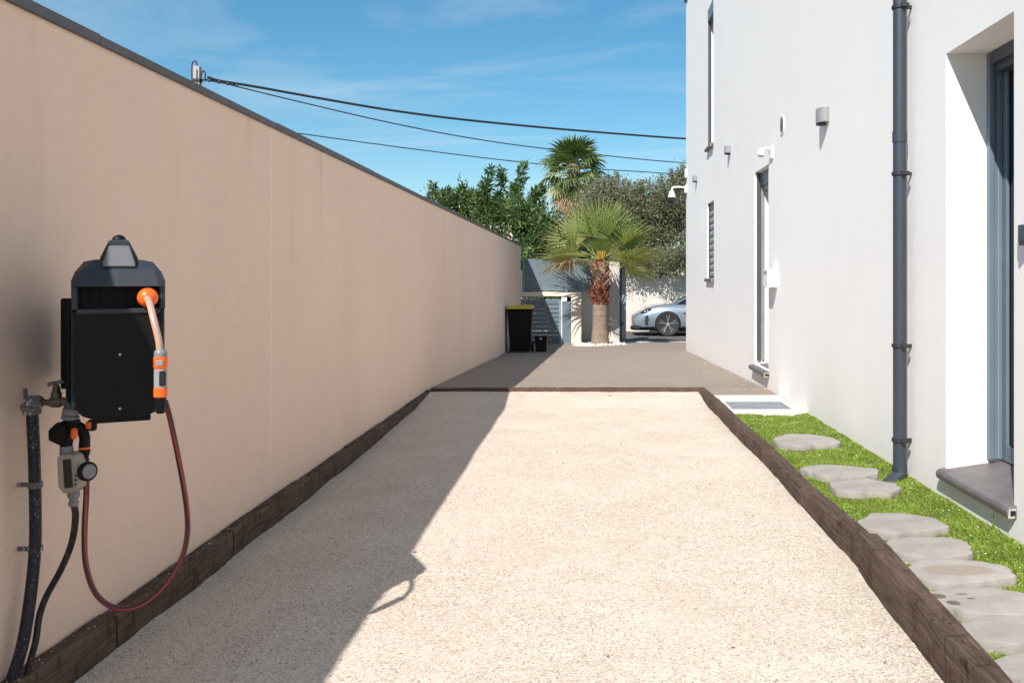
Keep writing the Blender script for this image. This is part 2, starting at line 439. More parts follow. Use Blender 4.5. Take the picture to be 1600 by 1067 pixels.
class MB:
    """collects shapes; build() links them as one mesh object"""
    def __init__(s):
        s.v, s.f, s.mi, s.uv = [], [], [], {}

    def add(s, V, Fs, mi=0):
        b = len(s.v)
        s.v += [tuple(p) for p in V]
        for f in Fs:
            s.f.append([b + i for i in f]); s.mi.append(mi)
        return s

    def box(s, x0, x1, y0, y1, z0, z1, mi=0):
        V = [(x, y, z) for z in (z0, z1) for y in (y0, y1) for x in (x0, x1)]
        return s.add(V, [(0, 2, 3, 1), (4, 5, 7, 6), (0, 1, 5, 4), (2, 6, 7, 3), (0, 4, 6, 2), (1, 3, 7, 5)], mi)

    def prism(s, poly, a0, a1, axis='y', mi=0):
        """poly of (u,v) swept along an axis: y -> (u,a,v), x -> (a,u,v), z -> (u,v,a)"""
        f = {'y': lambda u, v, a: (u, a, v), 'x': lambda u, v, a: (a, u, v), 'z': lambda u, v, a: (u, v, a)}[axis]
        n = len(poly)
        V = [f(u, v, a0) for u, v in poly] + [f(u, v, a1) for u, v in poly]
        Fs = [tuple(range(n)), tuple(range(2 * n - 1, n - 1, -1))] + [(i, (i + 1) % n, n + (i + 1) % n, n + i) for i in range(n)]
        return s.add(V, Fs, mi)

    def loft(s, rings, cap=True, mi=0):
        n = len(rings[0]); V = [p for r in rings for p in r]; Fs = []
        for k in range(len(rings) - 1):
            for i in range(n):
                j = (i + 1) % n
                Fs.append((k * n + i, k * n + j, (k + 1) * n + j, (k + 1) * n + i))
        if cap:
            Fs.append(tuple(range(n - 1, -1, -1)))
            Fs.append(tuple((len(rings) - 1) * n + i for i in range(n)))
        return s.add(V, Fs, mi)

    def lathe(s, prof, base=(0, 0, 0), axis=(0, 0, 1), n=16, mi=0):
        """prof of (radius, height) turned about an axis through base"""
        q = Vector((0, 0, 1)).rotation_difference(Vector(axis).normalized())
        rings = []
        for r, h in prof:
            rings.append([Vector(base) + q @ Vector((r * math.cos(2 * math.pi * i / n), r * math.sin(2 * math.pi * i / n), h)) for i in range(n)])
        return s.loft(rings, True, mi)

    def tube(s, pts, r, n=8, mi=0, smooth=4):
        P = catmull(pts, smooth) if smooth and len(pts) > 2 else [Vector(p) for p in pts]
        rad = r if callable(r) else (lambda t: r)
        T0 = (P[1] - P[0]).normalized()
        up = Vector((0, 0, 1)) if abs(T0.z) < 0.9 else Vector((1, 0, 0))
        N = (up - T0 * up.dot(T0)).normalized()
        rings = []
        L = 0; lens = [0]
        for a, b in zip(P, P[1:]): L += (b - a).length; lens.append(L)
        for i, p in enumerate(P):
            T = (P[min(i + 1, len(P) - 1)] - P[max(i - 1, 0)]).normalized()
            N = (N - T * N.dot(T)).normalized()
            B = T.cross(N)
            rr = rad(lens[i] / max(L, 1e-9))
            rings.append([p + N * rr * math.cos(2 * math.pi * k / n) + B * rr * math.sin(2 * math.pi * k / n) for k in range(n)])
        f0 = len(s.f)
        s.loft(rings, True, mi)
        for k in range(len(rings) - 1):
            for i in range(n):
                a, b2 = lens[k] * 10, lens[k + 1] * 10
                s.uv[f0 + k * n + i] = [(i / n, a), ((i + 1) / n, a), ((i + 1) / n, b2), (i / n, b2)]
        return s

    def build(s, name, mats, parent=None, smooth=False, bevel=0.0, segs=1, local=False):
        off = Vector((0, 0, 0)) if (local or not parent) else OFF[parent.name]
        me = bpy.data.meshes.new(name)
        me.from_pydata([(x - off.x, y - off.y, z - off.z) for x, y, z in s.v], [], s.f)
        if not isinstance(mats, (list, tuple)): mats = [mats]
        for m in mats: me.materials.append(m)
        if any(s.mi): me.polygons.foreach_set('material_index', s.mi)
        if s.uv:
            ul = me.uv_layers.new(name='uv')
            for fi, q in s.uv.items():
                for k, li in enumerate(me.polygons[fi].loop_indices): ul.data[li].uv = q[k]
        fix_normals(me)
        if smooth: smooth_by_angle(me)
        o = link(name, me, parent)
        if bevel:
            bm_ = o.modifiers.new('bevel', 'BEVEL'); bm_.width = bevel; bm_.segments = segs
            bm_.limit_method = 'ANGLE'; bm_.angle_limit = R(35)
        return o


def fix_normals(me):
    import bmesh
    b = bmesh.new(); b.from_mesh(me)
    bmesh.ops.recalc_face_normals(b, faces=b.faces)
    b.to_mesh(me); b.free()


def smooth_by_angle(me, ang=38):
    import bmesh
    b = bmesh.new(); b.from_mesh(me)
    for f in b.faces: f.smooth = True
    for e in b.edges:
        e.smooth = not (len(e.link_faces) == 2 and e.calc_face_angle(0) > R(ang))
    b.to_mesh(me); b.free()


def catmull(pts, k=4):
    P = [Vector(p) for p in pts]
    out = []
    for i in range(len(P) - 1):
        p0 = P[i - 1] if i else P[0] * 2 - P[1]
        p1, p2 = P[i], P[i + 1]
        p3 = P[i + 2] if i + 2 < len(P) else P[-1] * 2 - P[-2]
        for j in range(k):
            t = j / k
            out.append(0.5 * ((2 * p1) + (p2 - p0) * t + (2 * p0 - 5 * p1 + 4 * p2 - p3) * t * t + (3 * p1 - p0 - 3 * p2 + p3) * t ** 3))
    out.append(P[-1])
    return out


def np_mesh(name, V, F, mats, mi=None, smooth=False):
    me = bpy.data.meshes.new(name)
    me.from_pydata(np.asarray(V, float).tolist(), [], np.asarray(F, int).tolist())
    for m in mats: me.materials.append(m)
    if mi is not None: me.polygons.foreach_set('material_index', np.asarray(mi, np.int32))
    if smooth: me.polygons.foreach_set('use_smooth', np.ones(len(me.polygons), bool))
    me.update()
    return me


def grid_mesh(name, xs, ys, zf, mat, smooth=True):
    nx, ny = len(xs), len(ys)
    V = [(x, y, zf(x, y)) for y in ys for x in xs]
    F = [(j * nx + i, j * nx + i + 1, (j + 1) * nx + i + 1, (j + 1) * nx + i) for j in range(ny - 1) for i in range(nx - 1)]
    return np_mesh(name, V, F, [mat], smooth=smooth)


def nz2(x, y, s=1.0, seed=0.0):
    return mnoise.noise(Vector((x * s + seed, y * s - seed, seed * 1.7)))


# ------------------------------------------------------------------ ground levels
def slope(x, y):
    f = -0.034 * max(0.0, min(y, 23.5) - 9.2)
    w = max(0.0, min(1.0, (y - 9) / 8)) * max(0.0, min(1.0, (24 - y) / 4))
    return f + 0.022 * max(-3, min(3, x)) * w


# one sheet of soil out to the horizon, always a little under the paving
gx = [-600, -200, -80, -40, -20, -12, -8, -5, -3, -2, -1, 0, 1, 2, 3, 5, 8, 12, 20, 40, 80, 200, 600]
gy = [-300, -60, -20, -8, -2, 0, 2, 4, 6, 8, 9.2, 10, 12, 14, 16, 18, 20, 22, 23.5, 24, 28, 34, 50, 90, 200, 800]
tag(link('ground', grid_mesh('ground', gx, gy, lambda x, y: slope(x, y) - (0.19 if y < 9.4 else 0.05), M['soil'])), kind='structure')


def gravel_z(x, y):
    z = -0.052
    if x < -1.1: z -= 0.085 * min(1, (-1.1 - x) / 0.5) * (0.75 + 0.22 * nz2(x, y, 1.1, 3)) * max(0, min(1, (8.6 - y) / 2.5))
    if x > 0.85: z -= 0.030 * min(1, (x - 0.85) / 0.25) * max(0, 1 - abs(y - 3.7) / 1.6)
    if y > 8.4: z += 0.055 * min(1, (y - 8.4) / 0.75)
    return z + 0.006 * nz2(x, y, 1.6, 1) + 0.005 * nz2(x, y, 5.5, 2) + 0.0022 * nz2(x, y, 19, 5)


xs = np.linspace(-1.66, 1.18, 150).tolist()
ys = np.concatenate([np.linspace(0.6, 5, 230), np.linspace(5.03, 9.24, 110)]).tolist()
tag(link('gravel_court', grid_mesh('gravel_court', xs, ys, gravel_z, M['gravel'])), kind='structure')

# drive of brown-grey tarmac, ragged where it meets the concrete and the walls
def drive():
    xs = np.linspace(-1.70, 1.866, 60)
    ys = np.concatenate([np.linspace(8.84, 10.5, 24), np.linspace(10.6, 22.6, 60)])
    V, F = [], []
    for y in ys:
        for x in xs:
            V.append((x, y, slope(x, y) + 0.012 + 0.006 * nz2(x, y, 0.9, 8)))
    nx = len(xs)
    for j in range(len(ys) - 1):
        for i in range(nx - 1):
            xm, ym = (xs[i] + xs[i + 1]) / 2, (ys[j] + ys[j + 1]) / 2
            if ym < 9.29 and xm < 1.19: continue
            F.append((j * nx + i, j * nx + i + 1, (j + 1) * nx + i + 1, (j + 1) * nx + i))
    return np_mesh('tarmac_drive', V, F, [M['tarmac']], smooth=True)


tag(link('tarmac_drive', drive()), kind='structure')
xs = np.concatenate([np.linspace(-40, -4, 12), np.linspace(-3, 6, 40), np.linspace(7, 40, 12)]).tolist()
ys = np.linspace(22.61, 28.2, 20).tolist()
tag(link('street', grid_mesh('street', xs, ys, lambda x, y: slope(x, y) + 0.004 + 0.004 * nz2(x, y, 0.7, 4), M['asphalt'])), kind='structure')
# drive extends right of the house's far corner as far as the gate opening
xs = np.linspace(1.866, 4.5, 14).tolist(); ys = np.linspace(17.32, 22.6, 24).tolist()
tag(link('tarmac_apron', grid_mesh('tarmac_apron', xs, ys, lambda x, y: slope(x, y) + 0.012, M['tarmac'])), kind='structure')
k = MB(); k.box(0.94, 4.5, 22.45, 22.55, slope(2, 22.5) - 0.1, slope(2, 22.5) + 0.030)
tag(k.build('gate_track_kerb', M['concrete'], bevel=0.006), kind='structure')

# ------------------------------------------------------------------ left boundary wall
WX = -1.70
lw = thing('boundary_wall', 'long peach rendered garden wall with a thin dark coping, left of the gravel', 'wall', (WX, 1, -0.2))
JY = 4.79
for y0, y1 in ((-3.0, JY - 0.0062), (JY + 0.0062, 22.2)):
    nseg = 16
    b = MB()
    b.box(WX - 0.20, WX, y0, y1, -0.55, 1.97)
    b.build('wall_panel', M['wall'], lw)
b = MB(); b.box(WX - 0.19, WX - 0.0008, JY - 0.0062, JY + 0.0062, -0.5, 1.969)
b.build('expansion_joint', M['jointfill'], lw)
cuts = [-3.0, 1.2, 3.09, 4.84, 7.0, 9.2, 11.6, 14.0, 16.6, 19.2, 22.22]
for i, (a, c) in enumerate(zip(cuts, cuts[1:])):
    dz = (0.0, 0.002, -0.001, 0.003, 0.0, 0.004, -0.002, 0.002, 0.0, 0.003)[i]
    b = MB()
    b.prism([(WX - 0.235, 1.968), (WX + 0.014, 1.968), (WX + 0.016, 2.000 + dz), (WX - 0.235, 2.004 + dz)], a + 0.002, c - 0.002, 'y')
    b.build('coping', M['coping'], lw, bevel=0.002)

# ------------------------------------------------------------------ timber edging: every sleeper is a thing
def sleeper(label, p0, p1, width, ztop0, ztop1, zb, group, side, seed, rough=1.0):
    """a beam from p0 to p1 (points of its visible top edge); its body lies to `side` of that line"""
    p0, p1 = Vector(p0 + (0,)), Vector(p1 + (0,))
    d = (p1 - p0); L = d.length; d.normalize()
    s = Vector((d.y, -d.x, 0)) * side
    n = max(6, int(L / 0.05))
    rings = []
    for i in range(n + 1):
        t = i / n
        c = p0 + d * (L * t)
        zt = ztop0 + (ztop1 - ztop0) * t
        w = lambda a, k: 0.004 * rough * mnoise.noise(Vector((seed * 3.1 + t * L * 5, a * 7.3, k)))
        ch = 0.006 + 0.010 * rough * max(0, mnoise.noise(Vector((seed, t * L * 9, 4.0)))) ** 1.0
        r = [c + s * w(1, 0) + Vector((0, 0, zb)), c + s * w(2, 0) + Vector((0, 0, zb + (zt - zb) * 0.55)),
             c + s * w(3, 0) + Vector((0, 0, zt - ch)), c + s * (ch * 0.8) + Vector((0, 0, zt + w(4, 1))),
             c + s * width * 0.5 + Vector((0, 0, zt + 0.5 * w(5, 1))), c + s * (width - ch * 0.6) + Vector((0, 0, zt + w(6, 1))),
             c + s * width + Vector((0, 0, zt - ch)), c + s * width + Vector((0, 0, zb))]
        rings.append(r)
    b = MB(); b.loft(rings)
    mid = (p0 + p1) / 2
    o = b.build('timber_sleeper', M['timber'])
    me = o.data
    for v in me.vertices: v.co -= Vector((mid.x, mid.y, zb))
    o.location = (mid.x, mid.y, zb)
    smooth_by_angle(me, 50)
    return tag(o, label, 'timber edging', group)


yl = [1.55, 3.09, 4.11, 5.14, 6.17, 7.2, 8.2, 9.19]
ll = ['dark timber sleeper under the standpipe at the foot of the peach wall',
      'dark timber sleeper below the drooping red hose loop',
      'dark timber sleeper just beyond the hose loop, nearest one past the wide gap',
      'fourth dark timber sleeper along the peach wall, starting by the wall joint',
      'fifth dark timber sleeper along the peach wall',
      'sixth dark timber sleeper along the peach wall',
      'last dark timber sleeper along the peach wall, meeting the far cross beam']
for i in range(7):
    zt = (0.004, 0.0, 0.006, 0.0, 0.004, 0.0, 0.006)[i]
    sleeper(ll[i], (-1.634 + 0.004 * (i % 2), yl[i] + 0.006), (-1.634 + 0.005 * ((i + 1) % 2), yl[i + 1] - 0.006), 0.062, zt, zt + 0.002, -0.22,
            'timber sleepers along the peach wall', -1, 10 + i)
rr = [(1.143, 3.82, 1.015, 1.70, .080, .082), (1.142, 4.84, 1.146, 3.815, .042, .046),
      (1.138, 5.90, 1.141, 4.85, .040, .038), (1.130, 6.90, 1.137, 5.91, .042, .042), (1.124, 7.95, 1.131, 6.91, .038, .042), (1.113, 9.195, 1.125, 7.96, .040, .040)]
rl = ['raised brown timber sleeper set at an angle, running into the bottom right corner',
      'brown timber sleeper butting against the raised angled one, beside the downpipe shoe',
      'brown timber sleeper beside the pair of touching far stepping stones',
      'brown timber sleeper beside the farthest stepping stone',
      'brown timber sleeper beside the near edge of the drain slab',
      'farthest brown timber sleeper on the right, at the far corner of the gravel']
for i, (x1, y1, x0, y0, z1, z0) in enumerate(rr):
    sleeper(rl[i], (x0 + (0, .004, -.005, .003, -.004, .002)[i], y0 + 0.006), (x1 + (0, -.003, .004, -.004, .003, 0)[i], y1 - 0.006), 0.085, z0 + (0, .004, -.003, .005, -.004, .003)[i], z1 + (0, -.004, .004, -.003, .004, 0)[i], -0.2, 'timber sleepers along the turf', 1, 30 + i, 1.5)
sleeper('dark timber sleeper across the far end of the gravel, left half in the shade', (-1.63, 9.20), (-0.33, 9.205), 0.082, .036, .040, -0.2, 'timber sleepers across the far end', -1, 51)
sleeper('brown timber sleeper across the far end of the gravel, right half in the sun', (-0.32, 9.205), (1.19, 9.20), 0.082, .040, .040, -0.2, 'timber sleepers across the far end', -1, 52)

# ------------------------------------------------------------------ house on the right
HX = 1.868
house = thing('house', 'tall white rendered modern house with dark trim along the right side', 'house', (HX, 10, -0.2))
holes = [(3.942, 4.695, 0.135, 2.338), (9.35, 10.136, 0.20, 2.358), (13.446, 14.213, 1.165, 2.345), (13.501, 14.113, 3.205, 5.386)]
HY0, HY1, HZ0, HZ1 = -6.0, 17.32, -0.6, 6.50
DEP = 0.36


def facade():
    b = MB()
    ysn = sorted({HY0, HY1, *[h[0] for h in holes], *[h[1] for h in holes]})
    zsn = sorted({HZ0, HZ1, *[h[2] for h in holes], *[h[3] for h in holes]})
    for i in range(len(ysn) - 1):
        for j in range(len(zsn) - 1):
            ym, zm = (ysn[i] + ysn[i + 1]) / 2, (zsn[j] + zsn[j + 1]) / 2
            if any(h[0] < ym < h[1] and h[2] < zm < h[3] for h in holes): continue
            b.add([(HX, ysn[i], zsn[j]), (HX, ysn[i + 1], zsn[j]), (HX, ysn[i + 1], zsn[j + 1]), (HX, ysn[i], zsn[j + 1])], [(0, 3, 2, 1)])
    for y0, y1, z0, z1 in holes:
        a, c = HX, HX + DEP
        b.add([(a, y0, z0), (c, y0, z0), (c, y0, z1), (a, y0, z1), (a, y1, z0), (c, y1, z0), (c, y1, z1), (a, y1, z1)],
              [(0, 1, 2, 3), (4, 7, 6, 5), (3, 2, 6, 7), (0, 4, 5, 1)])
    X2 = HX + 9
    b.add([(HX, HY1, HZ0), (X2, HY1, HZ0), (X2, HY1, HZ1), (HX, HY1, HZ1), (HX, HY0, HZ0), (X2, HY0, HZ0), (X2, HY0, HZ1), (HX, HY0, HZ1)],
          [(0, 1, 2, 3), (5, 4, 7, 6), (1, 5, 6, 2), (3, 2, 6, 7)])
    off = OFF[house.name]
    me = bpy.data.meshes.new('wall')
    me.from_pydata([(x - off.x, y - off.y, z - off.z) for x, y, z in b.v], [], b.f)
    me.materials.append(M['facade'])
    return link('wall', me, house)


facade()
b = MB(); b.box(HX - 0.035, HX + 9.03, HY0 - 0.03, HY1 + 0.035, HZ1 + 0.001, HZ1 + 0.055)
b.build('parapet_cap', M['anthracite'], house, bevel=0.004)


def sill(y0, y1, zn, zi, e=0.03, p=0.042, din=0.30):
    """slate sill: a rounded nose outside, a sloping top running back between the jambs"""
    s = MB()
    nose = [(HX + 0.004, zn - 0.050), (HX - p + 0.008, zn - 0.050), (HX - p, zn - 0.040), (HX - p - 0.003, zn - 0.020), (HX - p + 0.005, zn - 0.005), (HX - p + 0.018, zn), (HX + 0.004, zn + 0.006)]
    s.prism(nose, y0 - e, y1 + e, 'y')
    o = s.build('window_sill' if zn > 0.5 else 'door_sill', M['sill'], house, bevel=0.003)
    t = MB()
    t.prism([(HX + 0.003, zn - 0.04), (HX + 0.003, zn + 0.005), (HX + din, zi), (HX + din, zn - 0.04)], y0 + 0.003, y1 - 0.003, 'y')
    t.build('sill_top', M['sill'], o)
    c = MB()                                    # hollow end of the nose, white inside
    yn = y0 - e
    c.prism([(HX - p + 0.002, zn - 0.048), (HX - p + 0.012, zn - 0.048), (HX - p + 0.012, zn - 0.014), (HX - 0.004, zn - 0.014), (HX - 0.004, zn - 0.004), (HX - p + 0.006, zn - 0.008)], yn - 0.003, yn - 0.0005, 'y')
    c.prism([(HX - p + 0.012, zn - 0.048), (HX - 0.012, zn - 0.048), (HX - 0.012, zn - 0.038), (HX - p + 0.012, zn - 0.042)], yn - 0.003, yn - 0.0005, 'y')
    c.build('sill_end', M['sillwhite'], o)
    d = MB(); d.prism([(HX - p + 0.012, zn - 0.038), (HX - 0.006, zn - 0.036), (HX - 0.006, zn - 0.015), (HX - p + 0.012, zn - 0.015)], yn - 0.0015, yn - 0.0002, 'y')
    d.build('hollow', M['void'], o)
    return o


def strip(x0, x1, y0, y1, z0, z1, name, mat, parent, bevel=0.003):
    b = MB(); b.box(HX + x0, HX + x1, y0, y1, z0, z1)
    return b.build(name, mat, parent, bevel=bevel)


# near glazed door: stepped blue-grey frame deep in the reveal
y0, y1, z0, z1 = holes[0]
d1 = strip(0.2865, 0.304, y1 - 0.066, y1 - 0.002, 0.215, 2.27, 'glazed_door', M['bluegrey'], house)
d1['label'] = 'blue grey glazed door deep in the nearest reveal'
strip(0.211, 0.238, y1 - 0.040, y1 - 0.002, 0.222, 2.334, 'shutter_guide', M['bluegrey'], d1)
strip(0.238, 0.286, y1 - 0.026, y1 - 0.002, 0.222, 2.334, 'outer_frame', M['bluegrey'], d1)
strip(0.260, 0.267, y1 - 0.029, y1 - 0.0255, 0.225, 2.27, 'frame_bead', M['bluelight'], d1, 0.001)
strip(0.211, 0.238, y0 + 0.002, y1 - 0.041, 2.272, 2.335, 'frame_head', M['anthracite'], d1)
strip(0.238, 0.335, y0 + 0.002, y1 - 0.041, 2.232, 2.334, 'frame_head', M['anthracite'], d1)
strip(0.285, 0.335, y0 + 0.002, y0 + 0.06, 0.215, 2.231, 'stile', M['bluegrey'], d1)
strip(0.285, 0.335, y0 + 0.061, y1 - 0.067, 0.215, 0.30, 'bottom_rail', M['bluegrey'], d1)
strip(0.306, 0.314, y0 + 0.061, y1 - 0.004, 0.301, 2.231, 'pane', M['glass'], d1, 0)
strip(0.336, 0.355, y0 + 0.002, y1 - 0.002, 0.20, 2.335, 'room_dark', M['void'], d1, 0)
sill(y0, y1, 0.163, 0.216, 0.027, 0.042, 0.34)

# far door
y0, y1, z0, z1 = holes[1]
d2 = strip(0.305, 0.340, y0 + 0.003, y1 - 0.003, 0.24, 2.20, 'door', M['anthracite'], house)
d2['label'] = 'dark door in the narrow reveal beside the white letter box'
strip(0.022, 0.060, y1 - 0.035, y1 - 0.002, 0.245, 2.357, 'shutter_guide', M['coping'], d2)
strip(0.074, 0.104, y1 - 0.022, y1 - 0.002, 0.245, 2.357, 'shutter_guide', M['lampgrey'], d2)
strip(0.070, 0.270, y0 + 0.003, y1 - 0.037, 2.205, 2.356, 'shutter_box', M['bluegrey'], d2)
strip(0.090, 0.110, y0 + 0.003, y1 - 0.037, 2.150, 2.203, 'shutter_bottom_bar', M['lampgrey'], d2)
sill(y0, y1, 0.190, 0.235, 0.045, 0.060, 0.30)

# lower window with its roller shutter down
y0, y1, z0, z1 = holes[2]
w1 = strip(0.075, 0.095, y0 + 0.002, y1 - 0.002, 1.18, 2.344, 'window', M['anthracite'], house)
w1['label'] = 'small window near the far corner with its roller shutter closed'
for i in range(11):
    zb = 1.183 + i * 0.1055
    b = MB()
    b.prism([(HX + 0.060, zb), (HX + 0.046, zb + 0.012), (HX + 0.036, zb + 0.050), (HX + 0.046, zb + 0.088), (HX + 0.060, zb + 0.099)], y0 + 0.012, y1 - 0.012, 'y')
    b.build('shutter_slat', M['lampgrey'], w1, smooth=True)
strip(0.022, 0.070, y1 - 0.011, y1 - 0.001, 1.18, 2.344, 'shutter_guide', M['anthracite'], w1)
sill(y0, y1, 1.168, 1.180, 0.03, 0.045, 0.07)

# tall upper window
y0, y1, z0, z1 = holes[3]
w2 = strip(0.300, 0.335, y0 + 0.002, y1 - 0.002, 3.22, 5.18, 'window', M['glass'], house)
w2['label'] = 'tall narrow upstairs window with a blue shutter box at its head'
strip(0.000, 0.040, y1 - 0.030, y1 - 0.002, 3.222, 5.186, 'shutter_guide', M['coping'], w2)
strip(-0.004, 0.21, y0 + 0.003, y1 - 0.003, 5.189, 5.384, 'shutter_box', M['bluegrey'], w2)
sill(y0, y1, 3.208, 3.222, 0.03, 0.055, 0.30)

# downpipe
dp = MB()
PX, PY = 1.800, 5.2
dp.lathe([(0.037, 0.045), (0.037, 6.3)], (PX, PY, 0), n=20)
dpo = dp.build('downpipe', M['pipe'], house, smooth=True)
for z in (0.228, 0.774, 1.77, 2.735):
    c = MB(); c.lathe([(0.040, -0.011), (0.045, -0.009), (0.045, 0.009), (0.040, 0.011)], (PX, PY, z), n=20)
    c.box(PX + 0.038, HX, PY - 0.010, PY + 0.010, z - 0.009, z + 0.009)
    c.box(PX - 0.005, PX + 0.036, PY - 0.060, PY - 0.043, z - 0.010, z + 0.010)
    c.build('pipe_clip', M['cable'], dpo, smooth=True)
for z in (1.985, 4.2):
    c = MB(); c.lathe([(0.0375, -0.035), (0.041, -0.033), (0.041, 0.030), (0.0375, 0.033)], (PX, PY, z), n=20)
    c.build('pipe_socket', M['pipe'], dpo, smooth=True)
c = MB()
path = [Vector((PX, PY, 0.080)), Vector((PX, PY, 0.030)), Vector((PX - 0.095, PY - 0.060, -0.030))]
rings = []
for i, (p, ax) in enumerate(zip(path, (Vector((0, 0, 1)), Vector((0.30, 0.22, 0.85)), Vector((0.72, 0.52, 0.46))))):
    q = Vector((0, 0, 1)).rotation_difference(ax.normalized())
    rings.append([p + q @ Vector((0.042 * math.cos(a * math.pi / 9), 0.042 * math.sin(a * math.pi / 9), 0)) for a in range(18)])
c.loft(rings)
c.build('pipe_shoe', M['pipe'], dpo, smooth=True)

# round vent grille
VY, VZ = 8.67, 2.648
c = MB(); q = []
for r, u in ((0.094, 0.0), (0.094, -0.008), (0.088, -0.012), (0.080, -0.010), (0.080, 0.0)):
    q.append([(HX + u, VY + r * math.cos(a * math.pi / 14), VZ + r * math.sin(a * math.pi / 14)) for a in range(28)])
c.loft(q, False)
vo = c.build('vent_grille', M['white'], house, smooth=True)
c = MB(); c.lathe([(0.079, 0), (0.079, 0.002)], (HX - 0.001, VY, VZ), (-1, 0, 0), 24)
c.build('vent_opening', M['void'], vo)
for i in range(9):
    zz_ = -0.060 + i * 0.015
    h = math.sqrt(0.074 ** 2 - zz_ ** 2)
    c = MB(); c.box(HX - 0.011, HX - 0.004, VY - h, VY + h, VZ + zz_ - 0.0028, VZ + zz_ + 0.0028)
    c.build('vent_slat', M['lampgrey'], vo)


# ------------------------------------------------------------------ things fixed to the house
def wall_lamp(label, y, z, w, h, p, mat, group):
    """half-round downlight shell on a back plate"""
    t = thing('wall_lamp', label, 'wall lamp', (HX, y, z), 0, group)
    n = 12
    outl = [(HX - p * math.sin(math.pi * i / n) ** 0.7, y - w / 2 * math.cos(math.pi * i / n)) for i in range(n + 1)]
    b = MB(); b.prism(outl, z + 0.004, z + h, 'z')
    b.build('lamp_shell', mat, t, smooth=True, bevel=0.002)
    b = MB(); b.box(HX - 0.012, HX - 0.0005, y - w * 0.52, y + w * 0.52, z - 0.004, z + h * 1.02)
    b.build('back_plate', mat, t, bevel=0.002)
    b = MB(); b.lathe([(w * 0.20, 0), (w * 0.20, 0.016)], (HX - p * 0.5, y, z - 0.012), n=12)
    b.build('bulb_holder', M['cable'], t)
    return t


wall_lamp('grey half round wall lamp highest on the white facade, above the downpipe side', 7.08, 2.385, 0.20, 0.118, 0.075, M['lampgrey'], 'grey wall lamps on the white facade')
wall_lamp('small grey wall lamp on the facade between the floodlight and the tall window', 11.92, 2.825, 0.17, 0.098, 0.075, M['lampgrey'], 'grey wall lamps on the white facade')
wall_lamp('small grey wall lamp nearest the far corner, beside the dome camera', 15.60, 2.855, 0.17, 0.098, 0.075, M['lampgrey'], 'grey wall lamps on the white facade')
wall_lamp('dark wall lamp cut by the right edge, beside the blue glazed door', 3.80, 1.315, 0.12, 0.075, 0.040, M['anthracite'], None)

t = thing('security_light', 'white sensor lamp on a curved arm above the far door', 'security light', (HX, 9.15, 2.43))
b = MB(); b.box(HX - 0.022, HX - 0.0005, 9.10, 9.22, 2.385, 2.50); b.build('base_plate', M['white'], t, bevel=0.008, segs=2)
b = MB(); b.tube([(HX - 0.02, 9.15, 2.485), (HX - 0.05, 9.17, 2.493), (HX - 0.085, 9.20, 2.485)], 0.018, 10); b.build('arm', M['white'], t, smooth=True)
b = MB(); b.lathe([(0.030, 0), (0.040, 0.012), (0.040, 0.055), (0.030, 0.075)], (HX - 0.092, 9.21, 2.492), (-0.25, -0.2, -0.9), 14); b.build('head', M['white'], t, smooth=True)
b = MB(); b.lathe([(0.032, 0), (0.032, 0.004)], (HX - 0.092 - 0.25 * 0.079, 9.21 - 0.2 * 0.079, 2.495 - 0.9 * 0.079), (-0.25, -0.2, -0.9), 14); b.build('lens', M['lightplastic'], t)

t = thing('letter_box', 'white letter box on the facade beside the far door', 'letter box', (HX, 8.99, 1.07))
b = MB(); b.box(HX - 0.100, HX - 0.0005, 8.90, 9.12, 1.078, 1.245); b.build('box', M['white'], t, bevel=0.006, segs=2)
b = MB(); b.prism([(HX - 0.106, 1.252), (HX - 0.060, 1.262), (HX - 0.0005, 1.266), (HX - 0.0005, 1.248), (HX - 0.105, 1.243)], 8.895, 9.125, 'y'); b.build('lid', M['white'], t, bevel=0.003)
b = MB(); b.box(HX - 0.103, HX - 0.0995, 8.93, 9.09, 1.215, 1.224); b.build('slot', M['coping'], t)

t = thing('dome_camera', 'white security camera with a black dome on a bracket at the house corner', 'security camera', (HX, 17.15, 2.75))
b = MB(); b.box(HX - 0.05, HX - 0.0005, 17.08, 17.22, 2.80, 2.95); b.build('mount', M['white'], t, bevel=0.01)
b = MB(); b.tube([(HX - 0.04, 17.15, 2.91), (HX - 0.18, 17.15, 2.918), (HX - 0.272, 17.15, 2.905), (HX - 0.290, 17.15, 2.85)], 0.018, 10); b.build('arm', M['white'], t, smooth=True)
b = MB(); b.lathe([(0.026, 0.125), (0.042, 0.115), (0.066, 0.03), (0.070, 0.0)], (HX - 0.292, 17.15, 2.722), n=18); b.build('housing', M['white'], t, smooth=True)
b = MB(); b.lathe([(0.070, 0.0)] + [(0.070 * math.cos(a), -0.06 - 0.075 * math.sin(a)) for a in (0.0, 0.4, 0.8, 1.2, 1.5)], (HX - 0.292, 17.15, 2.720), n=18); b.build('dome', M['screen'], t, smooth=True)
b = MB(); b.box(HX - 0.045, HX - 0.0005, 17.09, 17.21, 3.10, 3.26)
tag(b.build('junction_box', M['white'], bevel=0.012, segs=2), 'small white junction box above the dome camera at the house corner', 'junction box')

